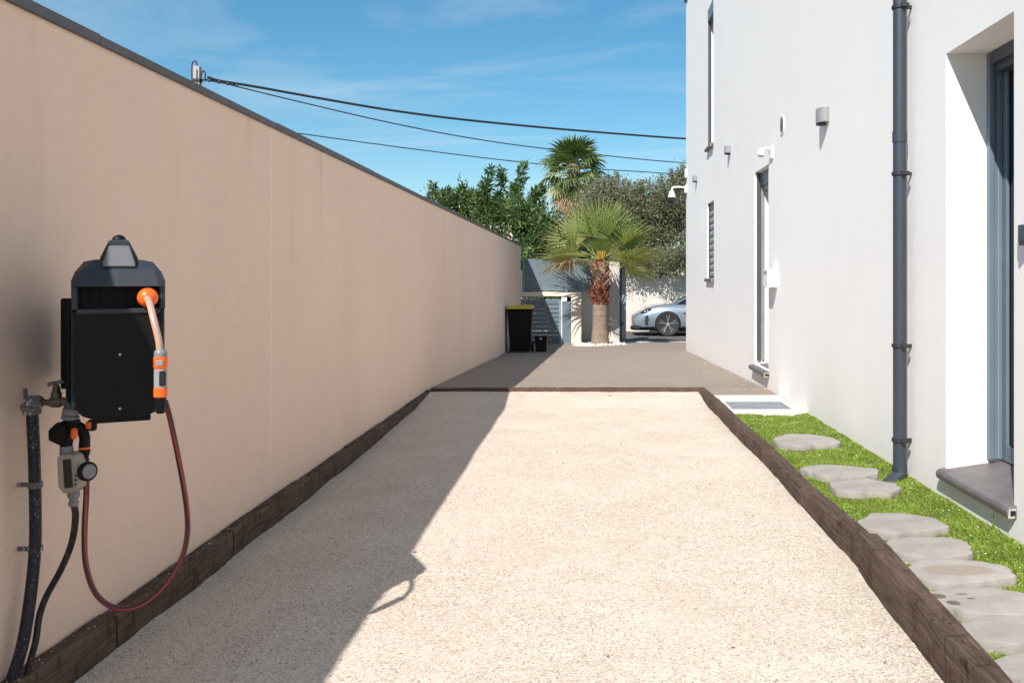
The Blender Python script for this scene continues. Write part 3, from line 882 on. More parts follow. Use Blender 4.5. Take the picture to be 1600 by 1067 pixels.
# ------------------------------------------------------------------ drain slab, turf, stepping stones
sl_ = thing('drain_slab', 'pale concrete slab with a metal drain grate between the tarmac and the turf', 'drain', (1.52, 8.2, 0))
gx0, gx1, gy0, gy1 = 1.258, 1.785, 7.88, 8.37
b = MB()
for x0, x1, y0, y1 in ((1.214, gx0, 7.66, 8.84), (gx1, 1.862, 7.66, 8.84), (gx0, gx1, 7.66, gy0), (gx0, gx1, gy1, 8.84)):
    b.box(x0, x1, y0, y1, -0.10, 0.016)
b.build('slab', M['concrete'], sl_)
b = MB(); b.box(gx0, gx1, gy0, gy1, -0.10, -0.035); b.build('sump', M['coping'], sl_)
b = MB()
for i in range(23):
    x = gx0 + 0.012 + i * (gx1 - gx0 - 0.024) / 22
    b.box(x - 0.0035, x + 0.0035, gy0 + 0.012, gy1 - 0.012, -0.012, 0.014)
for i in range(15):
    y = gy0 + 0.016 + i * (gy1 - gy0 - 0.032) / 14
    b.box(gx0 + 0.012, gx1 - 0.012, y - 0.003, y + 0.003, -0.010, 0.0125)
for x0, x1, y0, y1 in ((gx0 + .001, gx0 + .012, gy0 + .001, gy1 - .001), (gx1 - .012, gx1 - .001, gy0 + .001, gy1 - .001), (gx0 + .012, gx1 - .012, gy0 + .001, gy0 + .012), (gx0 + .012, gx1 - .012, gy1 - .012, gy1 - .001)):
    b.box(x0, x1, y0, y1, -0.014, 0.018)
tag(b.build('grate', M['steel'], sl_), kind='stuff')

xs = np.linspace(1.15, 1.868, 22).tolist(); ys = np.linspace(0.8, 7.668, 120).tolist()
tz = lambda x, y: -0.012 + 0.008 * nz2(x, y, 1.7, 6) + 0.004 * nz2(x, y, 7, 9) + 0.016 * max(0, min(1, (x - 1.74) / 0.12))
tag(link('turf_base', grid_mesh('turf_base', xs, ys, tz, M['turfbase'])), kind='structure')

STONES = [(1.519, 6.299, .458, .470, 'farthest stepping stone, alone on the turf before the drain'),
          (1.477, 5.278, .452, .330, 'wide stepping stone behind the one at the downpipe shoe'),
          (1.504, 4.890, .378, .360, 'stepping stone under the downpipe shoe, with a pale fleck'),
          (1.441, 4.154, .418, .350, 'stepping stone beyond the row of touching ones, level with the door sill'),
          (1.430, 3.777, .399, .310, 'stepping stone at the start of the tight near row'),
          (1.427, 3.470, .421, .300, 'stepping stone with a brown oval worn patch on its top'),
          (1.390, 3.150, .410, .290, 'stepping stone spotted with dark brown stains'),
          (1.392, 2.885, .400, .265, 'stepping stone with a light rim, last but one of the near row'),
          (1.370, 2.600, .400, .270, 'nearest stepping stone, cut by the bottom right corner')]
STONE_SHAPES = []


def stone(i, cx, cy, w, l, label):
    rnd = random.Random(100 + i)
    n = 64
    ph = [rnd.uniform(0, 6.28) for _ in range(5)]
    prof = []
    for k in range(n):
        a = 2 * math.pi * k / n
        r = 1 + 0.07 * math.sin(2 * a + ph[0]) + 0.065 * math.sin(3 * a + ph[1]) + 0.040 * math.sin(5 * a + ph[2]) + 0.026 * math.sin(8 * a + ph[3]) + 0.018 * math.sin(13 * a + ph[4])
        prof.append((math.cos(a) * r, math.sin(a) * r))
    sx = w / (max(p[0] for p in prof) - min(p[0] for p in prof)); sy = l / (max(p[1] for p in prof) - min(p[1] for p in prof))
    prof = [(p[0] * sx, p[1] * sy) for p in prof]
    STONE_SHAPES.append((cx, cy, prof))
    rings = []
    for z, s in ((-0.03, 0.98), (0.004, 1.0), (0.029, 1.0), (0.0335, 0.988), (0.0345, 0.965), (0.0350, 0.70), (0.0345, 0.40), (0.034, 0.1)):
        rings.append([(p[0] * s, p[1] * s, z + (0.0018 * mnoise.noise(Vector((p[0] * s * 14, p[1] * s * 14, i))) if z > 0.02 else 0)) for p in prof])
    b = MB(); b.loft(rings)
    o = b.build('stepping_stone', M['stone'], smooth=True)
    o.location = (cx, cy, 0)
    tilt = rnd.uniform(-0.012, 0.012)
    o.rotation_euler = (tilt, rnd.uniform(-0.012, 0.012), 0)
    tag(o, label, 'stepping stone', 'stepping stones in the turf')
    if i == 5:
        t = NT('worn_stone')
        c = t.ramp(t.noise(7, 7, 0.65), [(0.3, (0.30, 0.272, 0.248)), (0.7, (0.41, 0.38, 0.35))])
        l_ = t.n.new('ShaderNodeVectorMath'); l_.operation = 'LENGTH'
        mp_ = t.mapped((1 / 0.14, 1 / 0.065, 0), loc=(0, 0, 0)); t.l.new(mp_, l_.inputs[0])
        f = t.ramp(t.math('MULTIPLY', t.math('ADD', l_.outputs['Value'], t.math('MULTIPLY', t.noise(20, 4), 0.3)), 0.5), [(0.52, 0.8), (0.62, 0.0)])
        c = t.mix(f, c, (0.30, 0.25, 0.20))
        o.data.materials[0] = t.done(c, 0.9, t.bump(t.noise(45, 7, 0.75), 0.7, 0.008), spec=0.2)
    if i == 6:
        t = NT('stained_stone')
        c = t.ramp(t.noise(7, 7, 0.65), [(0.3, (0.29, 0.262, 0.238)), (0.7, (0.40, 0.37, 0.34))])
        for sx_, sy_, rx, ry in ((-0.155, 0.030, 0.030, 0.026), (-0.125, -0.035, 0.024, 0.022), (-0.06, 0.055, 0.022, 0.006), (-0.045, 0.01, 0.014, 0.008)):
            l_ = t.n.new('ShaderNodeVectorMath'); l_.operation = 'LENGTH'
            mp_ = t.mapped((1 / rx, 1 / ry, 0), loc=(-sx_ / rx, -sy_ / ry, 0)); t.l.new(mp_, l_.inputs[0])
            c = t.mix(t.ramp(t.math('MULTIPLY', t.math('ADD', l_.outputs['Value'], t.math('MULTIPLY', t.noise(60, 3), 0.4)), 0.5), [(0.55, 0.8), (0.65, 0.0)]), c, (0.10, 0.065, 0.05))
        o.data.materials[0] = t.done(c, 0.9, t.bump(t.noise(45, 7, 0.75), 0.7, 0.008), spec=0.2)


for i, s in enumerate(STONES): stone(i, *s)


def right_edge(y):
    """outer face of the sleepers beside the turf"""
    if y < 3.82: return 1.228 - (3.82 - y) * 0.066 + 0.004
    return 1.235 - (y - 3.82) * 0.0062


def turf():
    rng = np.random.default_rng(5)
    N = 230000
    y = 2.0 + (7.66 - 2.0) * rng.random(N) ** 1.25
    x = 1.08 + (1.866 - 1.08) * rng.random(N)
    e = np.array([right_edge(v) for v in y])
    ok = (x > e + 0.004) & (np.array([nz2(a, c, 9, 21) + 0.6 * nz2(a, c, 30, 22) for a, c in zip(x, y)]) < 0.52)
    for cx, cy, prof in STONE_SHAPES:
        a = np.arctan2(y - cy, x - cx)
        pa = np.array([math.atan2(p[1], p[0]) for p in prof]); pr = np.array([math.hypot(*p) for p in prof])
        o = np.argsort(pa)
        rr = np.interp(a, pa[o], pr[o], period=2 * math.pi)
        ok &= np.hypot(x - cx, y - cy) > rr - 0.004
    x, y = x[ok], y[ok]
    n = len(x)
    z = np.array([tz(a, c) for a, c in zip(x, y)])
    h = (0.009 + 0.013 * rng.random(n)) * (0.8 + 0.5 * np.array([max(0, 0.5 + nz2(a, c, 4, 3)) for a, c in zip(x, y)]))
    w = 0.0014 + 0.0012 * rng.random(n) + 0.0003 * (y - 2)
    ang = rng.random(n) * 6.283
    lean = 0.2 + 0.9 * rng.random(n)
    la = rng.random(n) * 6.283
    dx, dy = np.cos(la) * lean * h, np.sin(la) * lean * h
    wx, wy = np.cos(ang) * w, np.sin(ang) * w
    V = np.empty((n, 5, 3))
    V[:, 0] = np.c_[x - wx, y - wy, z]; V[:, 1] = np.c_[x + wx, y + wy, z]
    V[:, 2] = np.c_[x + wx * .8 + dx * .35, y + wy * .8 + dy * .35, z + h * .6]
    V[:, 3] = np.c_[x - wx * .8 + dx * .35, y - wy * .8 + dy * .35, z + h * .6]
    V[:, 4] = np.c_[x + dx, y + dy, z + h]
    i = np.arange(n) * 5
    F = [[a, a + 1, a + 2, a + 3] for a in i.tolist()] + [[a + 3, a + 2, a + 4] for a in i.tolist()]
    me = bpy.data.meshes.new('turf_grass')
    me.from_pydata(V.reshape(-1, 3).tolist(), [], F)
    for m in ('grassA', 'grassB', 'grassC'): me.materials.append(M[m])
    mi = rng.choice(3, n, p=[0.60, 0.32, 0.08])
    me.polygons.foreach_set('material_index', np.r_[mi, mi].astype(np.int32))
    me.update()
    return tag(link('turf_grass', me), 'short bright green turf between the house and the timber edging', 'grass', kind='stuff')


turf()


def scatter_stones(name, n, fx, fy, zf, r0, r1, mats, label, cat, seed, squash=0.6):
    rng = np.random.default_rng(seed)
    x, y = fx(rng, n), fy(rng, n)
    z = np.array([zf(a, c) for a, c in zip(x, y)])
    r = r0 + (r1 - r0) * rng.random(n) ** 2
    base = np.array([(1, 0, 0), (0, 1, 0), (-1, 0, 0), (0, -1, 0), (0, 0, 1), (0, 0, -1)], float)
    V = base[None] * (0.7 + 0.6 * rng.random((n, 6, 1)))
    V[:, :, 2] *= squash
    a = rng.random(n) * 6.283
    c, s = np.cos(a)[:, None], np.sin(a)[:, None]
    V = np.stack([V[:, :, 0] * c - V[:, :, 1] * s, V[:, :, 0] * s + V[:, :, 1] * c, V[:, :, 2] + 0.25 * V[:, :, 0]], 2) * r[:, None, None]
    V += np.stack([x, y, z], 1)[:, None]
    f = np.array([(0, 1, 4), (1, 2, 4), (2, 3, 4), (3, 0, 4), (1, 0, 5), (2, 1, 5), (3, 2, 5), (0, 3, 5)])
    F = (np.arange(n)[:, None, None] * 6 + f[None]).reshape(-1, 3)
    mi = np.repeat(rng.choice(len(mats), n, p=[0.52, 0.35, 0.13] if len(mats) == 3 else None), 8)
    return tag(link(name, np_mesh(name, V.reshape(-1, 3), F, mats, mi)), label, cat, kind='stuff')


grit = [M['gritA'], M['gritB'], M['gritC']]
scatter_stones('loose_grit', 62000, lambda g, n: -1.62 + 2.72 * g.random(n), lambda g, n: 2.0 + 4.2 * g.random(n) ** 1.7,
               lambda x, y: gravel_z(x, y) + 0.0005, 0.0016, 0.0048, grit, 'loose pale limestone grit over the gravel court', 'gravel', 11)
scatter_stones('stray_grit', 900, lambda g, n: 1.25 + 0.61 * g.random(n), lambda g, n: 2.3 + 5.3 * g.random(n),
               lambda x, y: tz(x, y) + 0.018, 0.002, 0.0048, [M['gritA']], 'pale grit spilled over the turf', 'gravel', 12)
scatter_stones('drive_chippings', 520, lambda g, n: np.where(g.random(n) < 0.7, 1.84 - 0.5 * g.random(n) ** 2, -1.68 + 0.25 * g.random(n) ** 2),
               lambda g, n: 9.32 + 6 * g.random(n) ** 2.2, lambda x, y: slope(x, y) + 0.015, 0.003, 0.0065, [M['gritB'], M['gritA'], M['gritB']], 'pale chippings strewn on the tarmac edges', 'gravel', 13)
scatter_stones('dark_debris', 48, lambda g, n: -1.2 + 2.2 * g.random(n), lambda g, n: 2.3 + 5 * g.random(n) ** 1.4,
               lambda x, y: gravel_z(x, y) + 0.003, 0.003, 0.010, [M['drydebris']], 'dry brown leaf scraps on the gravel', 'debris', 14, 0.25)
scatter_stones('edging_grit', 160, lambda g, n: -1.692 + 0.05 * g.random(n), lambda g, n: 2.1 + 6 * g.random(n) ** 1.4,
               lambda x, y: 0.007, 0.0015, 0.0042, [M['gritA']], 'pale grit caught on the dark edging by the peach wall', 'gravel', 15)
b = MB()
b.add([(-0.02, 0, 0), (0, 0.014, 0.006), (0.024, 0.004, 0.012), (0.004, -0.016, 0.004)], [(0, 1, 2, 3)])
o = b.build('fallen_leaf', M['petiole']); o.location = (0.20, 8.95, gravel_z(0.20, 8.95) + 0.006)
o.data.materials[0] = M['petiole']
tag(o, 'ochre fallen leaf on the gravel by the far cross beam', 'leaf')

# weed sprouting at the foot of the house wall
t = thing('wall_weed', 'thin green weed sprouting under the near door sill', 'weed', (1.845, 4.10, 0.0))
for dx, dy, h, mt in ((0.004, 0, 0.150, 'grassA'), (-0.012, 0.012, 0.055, 'grassC'), (0.008, -0.02, 0.045, 'grassB'), (-0.006, -0.012, 0.07, 'grassA')):
    b = MB(); b.tube([(1.845 + dx, 4.10 + dy, -0.01), (1.845 + dx * 1.3, 4.10 + dy * 1.6, h * 0.6), (1.845 + dx * 0.4, 4.10 + dy * 2.2, h)], lambda q: 0.0026 * (1 - q) + 0.0006, 5)
    b.build('blade', M[mt], t)

# ------------------------------------------------------------------ hose reel on the left wall
reel = thing('hose_reel', 'black wall mounted hose reel box with an orange stopper ball', 'hose reel', (-1.307, 2.49, 0.770), R(27.7))


def P(x, y, z): return (x, y, z)


half = [(0.068, 0.004), (0.090, 0.013), (0.107, 0.034), (0.1145, 0.070), (0.1155, 0.100), (0.1165, 0.296), (0.1165, 0.384), (0.106, 0.412), (0.088, 0.436)]
outline = half + [(-a, c) for a, c in reversed(half)]


def ring(y, s=1.0, dz=0.0): return [(a * s, y, 0.225 + (c - 0.225) * s + dz) for a, c in outline]


low = [(0.068, 0.004), (0.090, 0.013), (0.106, 0.034), (0.1135, 0.070), (0.1145, 0.100), (0.1145, 0.292), (0.113, 0.303)]
lowo = low + [(-a, c) for a, c in reversed(low)]
b = MB(); b.loft([ring(0.060), ring(0.13), ring(0.31), ring(0.37, 0.94), ring(0.40, 0.82)])
b.build('rear_casing', M['blackplastic'], reel, smooth=True, bevel=0.004, local=True)
b = MB(); b.loft([[(a * 0.955, 0.002, 0.155 + (c - 0.155) * 0.965) for a, c in lowo], [(a, 0.012, c) for a, c in lowo], [(a, 0.0595, c) for a, c in lowo]])
fp = b.build('front_panel', M['blackplastic'], reel, smooth=True, local=True)
b = MB(); b.box(-0.104, 0.104, -0.004, 0.050, 0.2935, 0.308); b.build('slot_ledge', M['hood'], reel, bevel=0.003, local=True)
for sx in (-1, 1):
    b = MB(); x0, x1 = sorted((sx * 0.1005, sx * 0.1160)); b.box(x0, x1, 0.004, 0.0595, 0.304, 0.371); b.build('slot_cheek', M['hood'], reel, bevel=0.003, local=True)
b = MB(); b.box(-0.100, 0.100, 0.052, 0.0585, 0.306, 0.368); b.build('slot_mouth', M['void'], reel, local=True)
for k in range(9):
    b = MB(); xk = -0.09 + k * 0.0215; b.box(xk - 0.001, xk + 0.001, 0.046, 0.052, 0.309, 0.366); b.build('slot_brush', M['void'], reel, local=True)
b = MB()                                        # faceted hood over the slot, with a crease down its middle
hoodpts = [[(-0.1165, 0.006, 0.369), (-0.098, -0.012, 0.369), (0, -0.015, 0.369), (0.098, -0.012, 0.369), (0.1165, 0.006, 0.369)],
           [(-0.1165, 0.012, 0.386), (-0.095, -0.003, 0.389), (0, -0.006, 0.389), (0.095, -0.003, 0.389), (0.1165, 0.012, 0.386)],
           [(-0.1085, 0.030, 0.410), (-0.090, 0.012, 0.415), (0, 0.009, 0.416), (0.090, 0.012, 0.415), (0.1085, 0.030, 0.410)],
           [(-0.088, 0.066, 0.4385), (-0.06, 0.060, 0.4445), (0, 0.058, 0.446), (0.06, 0.060, 0.4445), (0.088, 0.066, 0.4385)],
           [(-0.088, 0.30, 0.4385), (-0.06, 0.30, 0.4445), (0, 0.30, 0.446), (0.06, 0.30, 0.4445), (0.088, 0.30, 0.4385)]]
V = [p for r in hoodpts for p in r]
Fh = [(j * 5 + i, j * 5 + i + 1, (j + 1) * 5 + i + 1, (j + 1) * 5 + i) for j in range(4) for i in range(4)]
nb = len(V)
V += [(-0.1165, 0.061, 0.369), (0.1165, 0.061, 0.369), (-0.1165, 0.061, 0.386), (0.1165, 0.061, 0.386)]
Fh += [(0, 1, 2, 3, 4, nb + 1, nb), (0, nb, nb + 2, 5), (4, 9, nb + 3, nb + 1), (5, nb + 2, 15, 10), (9, 14, 19, nb + 3)]
b.add(V, Fh); b.build('hood', M['hood'], reel, bevel=0.0015, local=True)
b = MB()                                        # carrying handle: trapezoid arch with a pale sloping face
b.loft([[(-0.050, y, 0.443), (-0.046, y, 0.455), (-0.024, y, 0.502), (0.024, y, 0.502), (0.046, y, 0.455), (0.050, y, 0.443)] for y in (0.075, 0.20)])
ho = b.build('handle', M['hood'], reel, bevel=0.004, local=True)
b = MB(); b.loft([[(-0.041, 0.012, 0.4240), (0.041, 0.012, 0.4240), (0.041, 0.077, 0.4240), (-0.041, 0.077, 0.4240)], [(-0.040, 0.018, 0.437), (0.040, 0.018, 0.437), (0.040, 0.077, 0.437), (-0.040, 0.077, 0.437)], [(-0.026, 0.060, 0.484), (0.026, 0.060, 0.484), (0.026, 0.077, 0.486), (-0.026, 0.077, 0.486)]])
b.build('handle_face', M['facegrey'], ho, bevel=0.003, local=True)
b = MB(); b.lathe([(0.018, 0), (0.018, 0.006), (0.013, 0.013), (0.004, 0.017)], (0, 0.12, 0.501), n=16); b.build('pivot_cap', M['blackplastic'], ho, smooth=True, local=True)
b = MB()
for (x, z) in ((0.002, 0.180), (0.002, 0.030)): b.lathe([(0.0035, 0), (0.0035, 0.004)], (x, 0.004, z), (0, -1, 0), 8)
b.build('screw', M['steel'], reel, local=True)
b = MB(); b.box(-0.118, -0.1150, 0.070, 0.16, 0.02, 0.335); b.build('teal_trim', M['teal'], reel, local=True)
b = MB(); b.loft([[(-0.134, y, 0.055), (-0.1185, y, 0.030), (-0.1185, y, 0.335), (-0.134, y, 0.322)] for y in (0.12, 0.40)])
b.box(-0.16, -0.05, 0.395, 0.43, 0.05, 0.33)
b.box(-0.13, -0.03, 0.428, 0.50, 0.06, 0.32)
b.build('wall_bracket', M['blackplastic'], reel, bevel=0.004, local=True)
b = MB(); b.box(-0.065, 0.080, 0.03, 0.30, -0.012, 0.0045); b.build('base_plate', M['blackplastic'], reel, bevel=0.003, local=True)
# stopper ball, hose tail and spray nozzle, hanging from the slot
bx_, by_, bz_ = 0.071, -0.016, 0.338
b = MB(); b.lathe([(0.0272 * math.sin(a * math.pi / 14), -0.0272 * math.cos(a * math.pi / 14)) for a in range(1, 14)], (bx_, by_, bz_), n=24); b.build('stopper_ball', M['orange'], reel, smooth=True, local=True)
b = MB(); b.tube([(bx_ - 0.002, by_ - 0.020, bz_ - 0.002), (bx_ + 0.003, by_ - 0.055, bz_ - 0.014), (bx_ + 0.012, by_ - 0.098, bz_ - 0.058), (bx_ + 0.023, by_ - 0.114, bz_ - 0.110), (bx_ + 0.027, by_ - 0.117, bz_ - 0.145)], 0.0092, 12); b.build('hose_tail', M['greyhose'], reel, smooth=True, local=True)
nx_, ny_ = bx_ + 0.028, by_ - 0.117
noz = MB(); noz.lathe([(0.0125, 0.052), (0.0165, 0.048), (0.0165, 0.0), (0.0135, -0.002)], (nx_, ny_, 0.098), n=18)
no = noz.build('nozzle', M['nozzlegrey'], reel, smooth=True, local=True)
b = MB(); b.lathe([(0.011, 0.185 - 0.165), (0.0150, 0.016), (0.0165, 0.010), (0.0165, 0.0), (0.0145, -0.004)], (nx_, ny_, 0.180), n=18); b.build('hose_nut', M['greyplastic'], no, smooth=True, local=True)
b = MB(); b.lathe([(0.0145, 0.034), (0.0178, 0.032), (0.0178, 0.004), (0.0150, 0.0)], (nx_, ny_, 0.148), n=18); b.build('orange_collar', M['orange'], no, smooth=True, local=True)
b = MB(); b.lathe([(0.0150, 0.024), (0.0175, 0.022), (0.0175, 0.0), (0.0145, -0.003)], (nx_, ny_, 0.074), n=18); b.build('orange_collar', M['orange'], no, smooth=True, local=True)
b = MB(); b.lathe([(0.0145, 0.0), (0.0120, -0.040), (0.0090, -0.044)], (nx_, ny_, 0.072), n=16); b.build('nozzle_tip', M['blackplastic'], no, smooth=True, local=True)
b = MB(); b.box(nx_ - 0.004, nx_ + 0.012, ny_ - 0.0195, ny_ - 0.008, 0.103, 0.143); b.build('grip_panel', M['screen'], no, bevel=0.003, local=True)
b = MB(); b.box(nx_ - 0.011, nx_ + 0.006, ny_ - 0.0188, ny_ - 0.008, 0.156, 0.173); b.build('collar_window', M['nozzlegrey'], no, bevel=0.002, local=True)

# ------------------------------------------------------------------ standpipe, tap, splitter, timer, hoses
def W(px, py, d):
    """metres for a point measured on the wall side of the alley"""
    return Vector(((px - 921) * d / 1400, d, 1.16 - (py - 436) * d / 1400))


sp = thing('standpipe', 'paint flecked black standpipe with an old brass tap on the peach wall', 'standpipe', (-1.66, 2.70, 0.0))
D = 2.665
pts = [W(50, 640, D), W(53, 700, D), W(55, 780, D), W(55, 850, D - .005), W(50, 910, D - .02), W(42, 970, D - .045), W(33, 1015, D - .06), W(18, 1062, D - .08)]
b = MB(); b.tube(pts, 0.0165, 12); b.build('pipe', M['oldpipe'], sp, smooth=True)
for py in (757, 857):
    p = W(55, py, D)
    b = MB(); b.lathe([(0.0165, -0.010), (0.0205, -0.008), (0.0205, 0.008), (0.0165, 0.010)], p, n=12)
    b.box(-1.699, p.x, p.y - 0.004, p.y + 0.004, p.z - 0.006, p.z + 0.006)
    b.build('pipe_clip', M['oldfit'], sp, smooth=True)
p = W(50, 632, D)
b = MB(); b.lathe([(0.019, -0.030), (0.025, -0.028), (0.025, -0.010), (0.021, -0.006), (0.021, 0.012), (0.012, 0.020)], p, n=10)
b.lathe([(0.017, -0.026), (0.022, -0.022), (0.022, 0.010), (0.014, 0.022)], p + Vector((0.010, 0, 0.006)), (1, -0.05, 0.1), 10)
b.lathe([(0.013, 0.0), (0.013, 0.028)], p, (-0.9, -0.2, -0.25), 8)
b.lathe([(0.008, 0.0), (0.006, 0.042)], p + Vector((-0.018, 0, 0.006)), (-0.05, 0, 1), 6)
b.build('elbow_fitting', M['oldfit'], sp, smooth=True)
a = W(66, 628, D)
b = MB(); b.tube([a, W(78, 629, D - .003), W(90, 628, D - .006)], 0.0095, 10)
b.lathe([(0.0150, -0.016), (0.0165, -0.010), (0.0165, 0.010), (0.0140, 0.016)], W(88, 628, D - .006), (1, 0, 0), 12)
b.lathe([(0.0140, 0.0), (0.0150, 0.014), (0.0120, 0.018), (0.0090, 0.034), (0.0060, 0.040)], W(88, 622, D - .006), n=12)
b.tube([W(90, 628, D - .006), W(99, 627, D - .008), W(106, 631, D - .010), W(111, 641, D - .011)], 0.0125, 10)
tp = b.build('tap', M['brass'], sp, smooth=True)
b = MB(); b.lathe([(0.004, 0), (0.004, 0.020)], W(87, 606, D - .006), n=8)
b.lathe([(0.0055, -0.022), (0.0065, -0.010), (0.0050, 0.0), (0.0065, 0.010), (0.0055, 0.022)], W(87, 598, D - .006), (1, 0.2, 0.25), 8)
b.build('tap_handle', M['oldfit'], tp, smooth=True)
b = MB(); b.lathe([(0.020, 0.013), (0.0235, 0.011), (0.0235, -0.006), (0.020, -0.008), (0.0245, -0.010), (0.0245, -0.020), (0.018, -0.022)], W(111, 644, D - .011), (0.15, 0, 1), 12)
b.build('tap_nut', M['greyplastic'], tp, smooth=True)

DS = D - .012
sq = thing('hose_splitter', 'black two way hose splitter with red levers under the tap', 'hose splitter', W(112, 680, DS))
c0 = W(112, 662, DS)
b = MB(); b.lathe([(0.023, 0.012), (0.023, -0.012), (0.019, -0.020)], c0, n=14)
b.tube([W(112, 668, DS), W(106, 682, DS - .004), W(103, 700, DS - .006)], 0.0165, 10)
b.tube([W(114, 664, DS), W(126, 668, DS + .012), W(132, 682, DS + .016), W(132, 694, DS + .016)], 0.0150, 10)
b.build('body', M['blackplastic'], sq, smooth=True)
b = MB(); q = W(93, 677, DS - .01)
b.loft([[(q.x - 0.022, q.y + y, q.z - 0.018), (q.x + 0.018, q.y + y, q.z - 0.036), (q.x + 0.030, q.y + y, q.z - 0.010), (q.x + 0.028, q.y + y, q.z + 0.028), (q.x + 0.002, q.y + y, q.z + 0.036), (q.x - 0.023, q.y + y, q.z + 0.012)] for y in (-0.022, 0.022)])
b.build('valve_housing', M['blackplastic'], sq, bevel=0.006, segs=2)
b = MB(); b.lathe([(0.006, -0.016), (0.009, -0.010), (0.009, 0.010), (0.006, 0.016)], W(116, 677, DS - .026), (0.05, 0, 1), 10); b.build('red_lever', M['orange'], sq, smooth=True)
b = MB(); b.lathe([(0.009, -0.010), (0.009, 0.010)], W(139, 664, DS + .005), (0.05, 0, 1), 10); b.build('red_lever', M['orange'], sq, smooth=True)
b = MB(); b.lathe([(0.010, -0.016), (0.0135, -0.010), (0.0135, 0.012), (0.009, 0.016)], W(144, 664, DS + .015), (0.05, 0, 1), 10); b.build('valve_knob', M['blackplastic'], sq, smooth=True)

DT = DS - .006
tm = thing('water_timer', 'beige garden water timer with a dark display and a round dial', 'water timer', W(118, 730, DT))
b = MB(); b.lathe([(0.0165, 0.018), (0.0185, 0.010), (0.0185, -0.018), (0.016, -0.022)], W(104, 706, DT), n=14); b.build('inlet_nut', M['greyplastic'], tm, smooth=True)
w0 = W(118, 736, DT)
front = [(-0.040, 0.044), (-0.030, 0.056), (0.012, 0.056), (0.018, 0.050), (0.026, 0.000), (0.022, -0.044), (0.006, -0.060), (-0.022, -0.060), (-0.036, -0.040)]
b = MB(); b.loft([[(w0.x + a * s, w0.y + y, w0.z + c * s) for a, c in front] for y, s in ((-0.030, 0.94), (-0.022, 1.0), (0.022, 1.0), (0.030, 0.9))])
b.build('body', M['beige'], tm, bevel=0.003)
b = MB(); b.prism([(w0.x - 0.020, w0.z + 0.040), (w0.x + 0.004, w0.z + 0.043), (w0.x + 0.010, w0.z - 0.040), (w0.x - 0.014, w0.z - 0.044)], w0.y - 0.0325, w0.y - 0.027, 'y'); b.build('display', M['screen'], tm, bevel=0.001)
b = MB(); b.prism([(w0.x - 0.044, w0.z + 0.020), (w0.x - 0.034, w0.z + 0.030), (w0.x - 0.024, w0.z - 0.052), (w0.x - 0.034, w0.z - 0.040)], w0.y - 0.018, w0.y + 0.018, 'y'); b.build('side_cover', M['blackplastic'], tm, bevel=0.002)
for k in range(3):
    b = MB(); b.lathe([(0.0030, 0), (0.0030, 0.003)], (w0.x + 0.018, w0.y - 0.029, w0.z - 0.006 - k * 0.013), (0, -1, 0), 8); b.build('button', M['blackplastic'], tm)
b = MB(); b.lathe([(0.027, 0.0), (0.0285, 0.003), (0.0285, 0.013), (0.026, 0.016)], W(134, 736, DT - .018), (0.86, -0.45, 0.05), 20); do = b.build('dial', M['blackplastic'], tm, smooth=True)
b = MB(); b.lathe([(0.021, 0.0155), (0.021, 0.0175)], W(134, 736, DT - .018), (0.86, -0.45, 0.05), 20); b.build('dial_face', M['greyplastic'], do)
b = MB(); b.lathe([(0.0125, 0.016), (0.0165, 0.012), (0.0165, -0.002), (0.0115, -0.006), (0.0115, -0.014), (0.0140, -0.016), (0.0140, -0.026), (0.0105, -0.030)], W(115, 775, DT), n=12); b.build('outlet_nut', M['greyplastic'], tm, smooth=True)

hp = [W(115, 785, DT), W(118, 808, DT + .01), W(112, 848, DT + .02), W(95, 890, DT + .025), W(74, 928, DT + .02), W(62, 960, DT + .01), W(56, 1000, DT - .01), W(48, 1030, DT - .02), W(40, 1062, DT - .03)]
b = MB(); b.tube(hp, 0.0095, 10)
tag(b.build('irrigation_hose', M['blackhose'], smooth=True), 'dusty black hose running from the water timer down behind the timber edging', 'hose')
b = MB(); q0 = W(132, 697, DS + .016)
b.lathe([(0.0155, 0.006), (0.0155, -0.018), (0.0130, -0.026), (0.0095, -0.040)], q0, n=12)
gh = thing('garden_hose', 'red and black garden hose hanging in a long loop below the reel', 'hose', q0)
b.build('connector', M['blackplastic'], gh, smooth=True)
b = MB(); b.lathe([(0.0162, 0.0), (0.0162, -0.006)], q0 + Vector((0, 0, -0.002)), n=12); b.build('connector_ring', M['orange'], gh)
loop = [W(135, 716, D + .006), W(135, 770, D + .006), W(132, 830, D), W(134, 880, D - .005), W(147, 922, D - .01), W(170, 945, D), W(200, 951, D + .02), W(232, 938, D + .05), W(262, 910, D + .08), W(284, 872, D + .11), W(293, 830, D + .13), W(290, 780, D + .135), W(278, 712, D + .13), W(266, 655, D + .12), W(258, 625, D + .12)]
b = MB(); b.tube(loop, 0.0082, 12, smooth=6); b.build('hose', M['redhose'], gh, smooth=True)

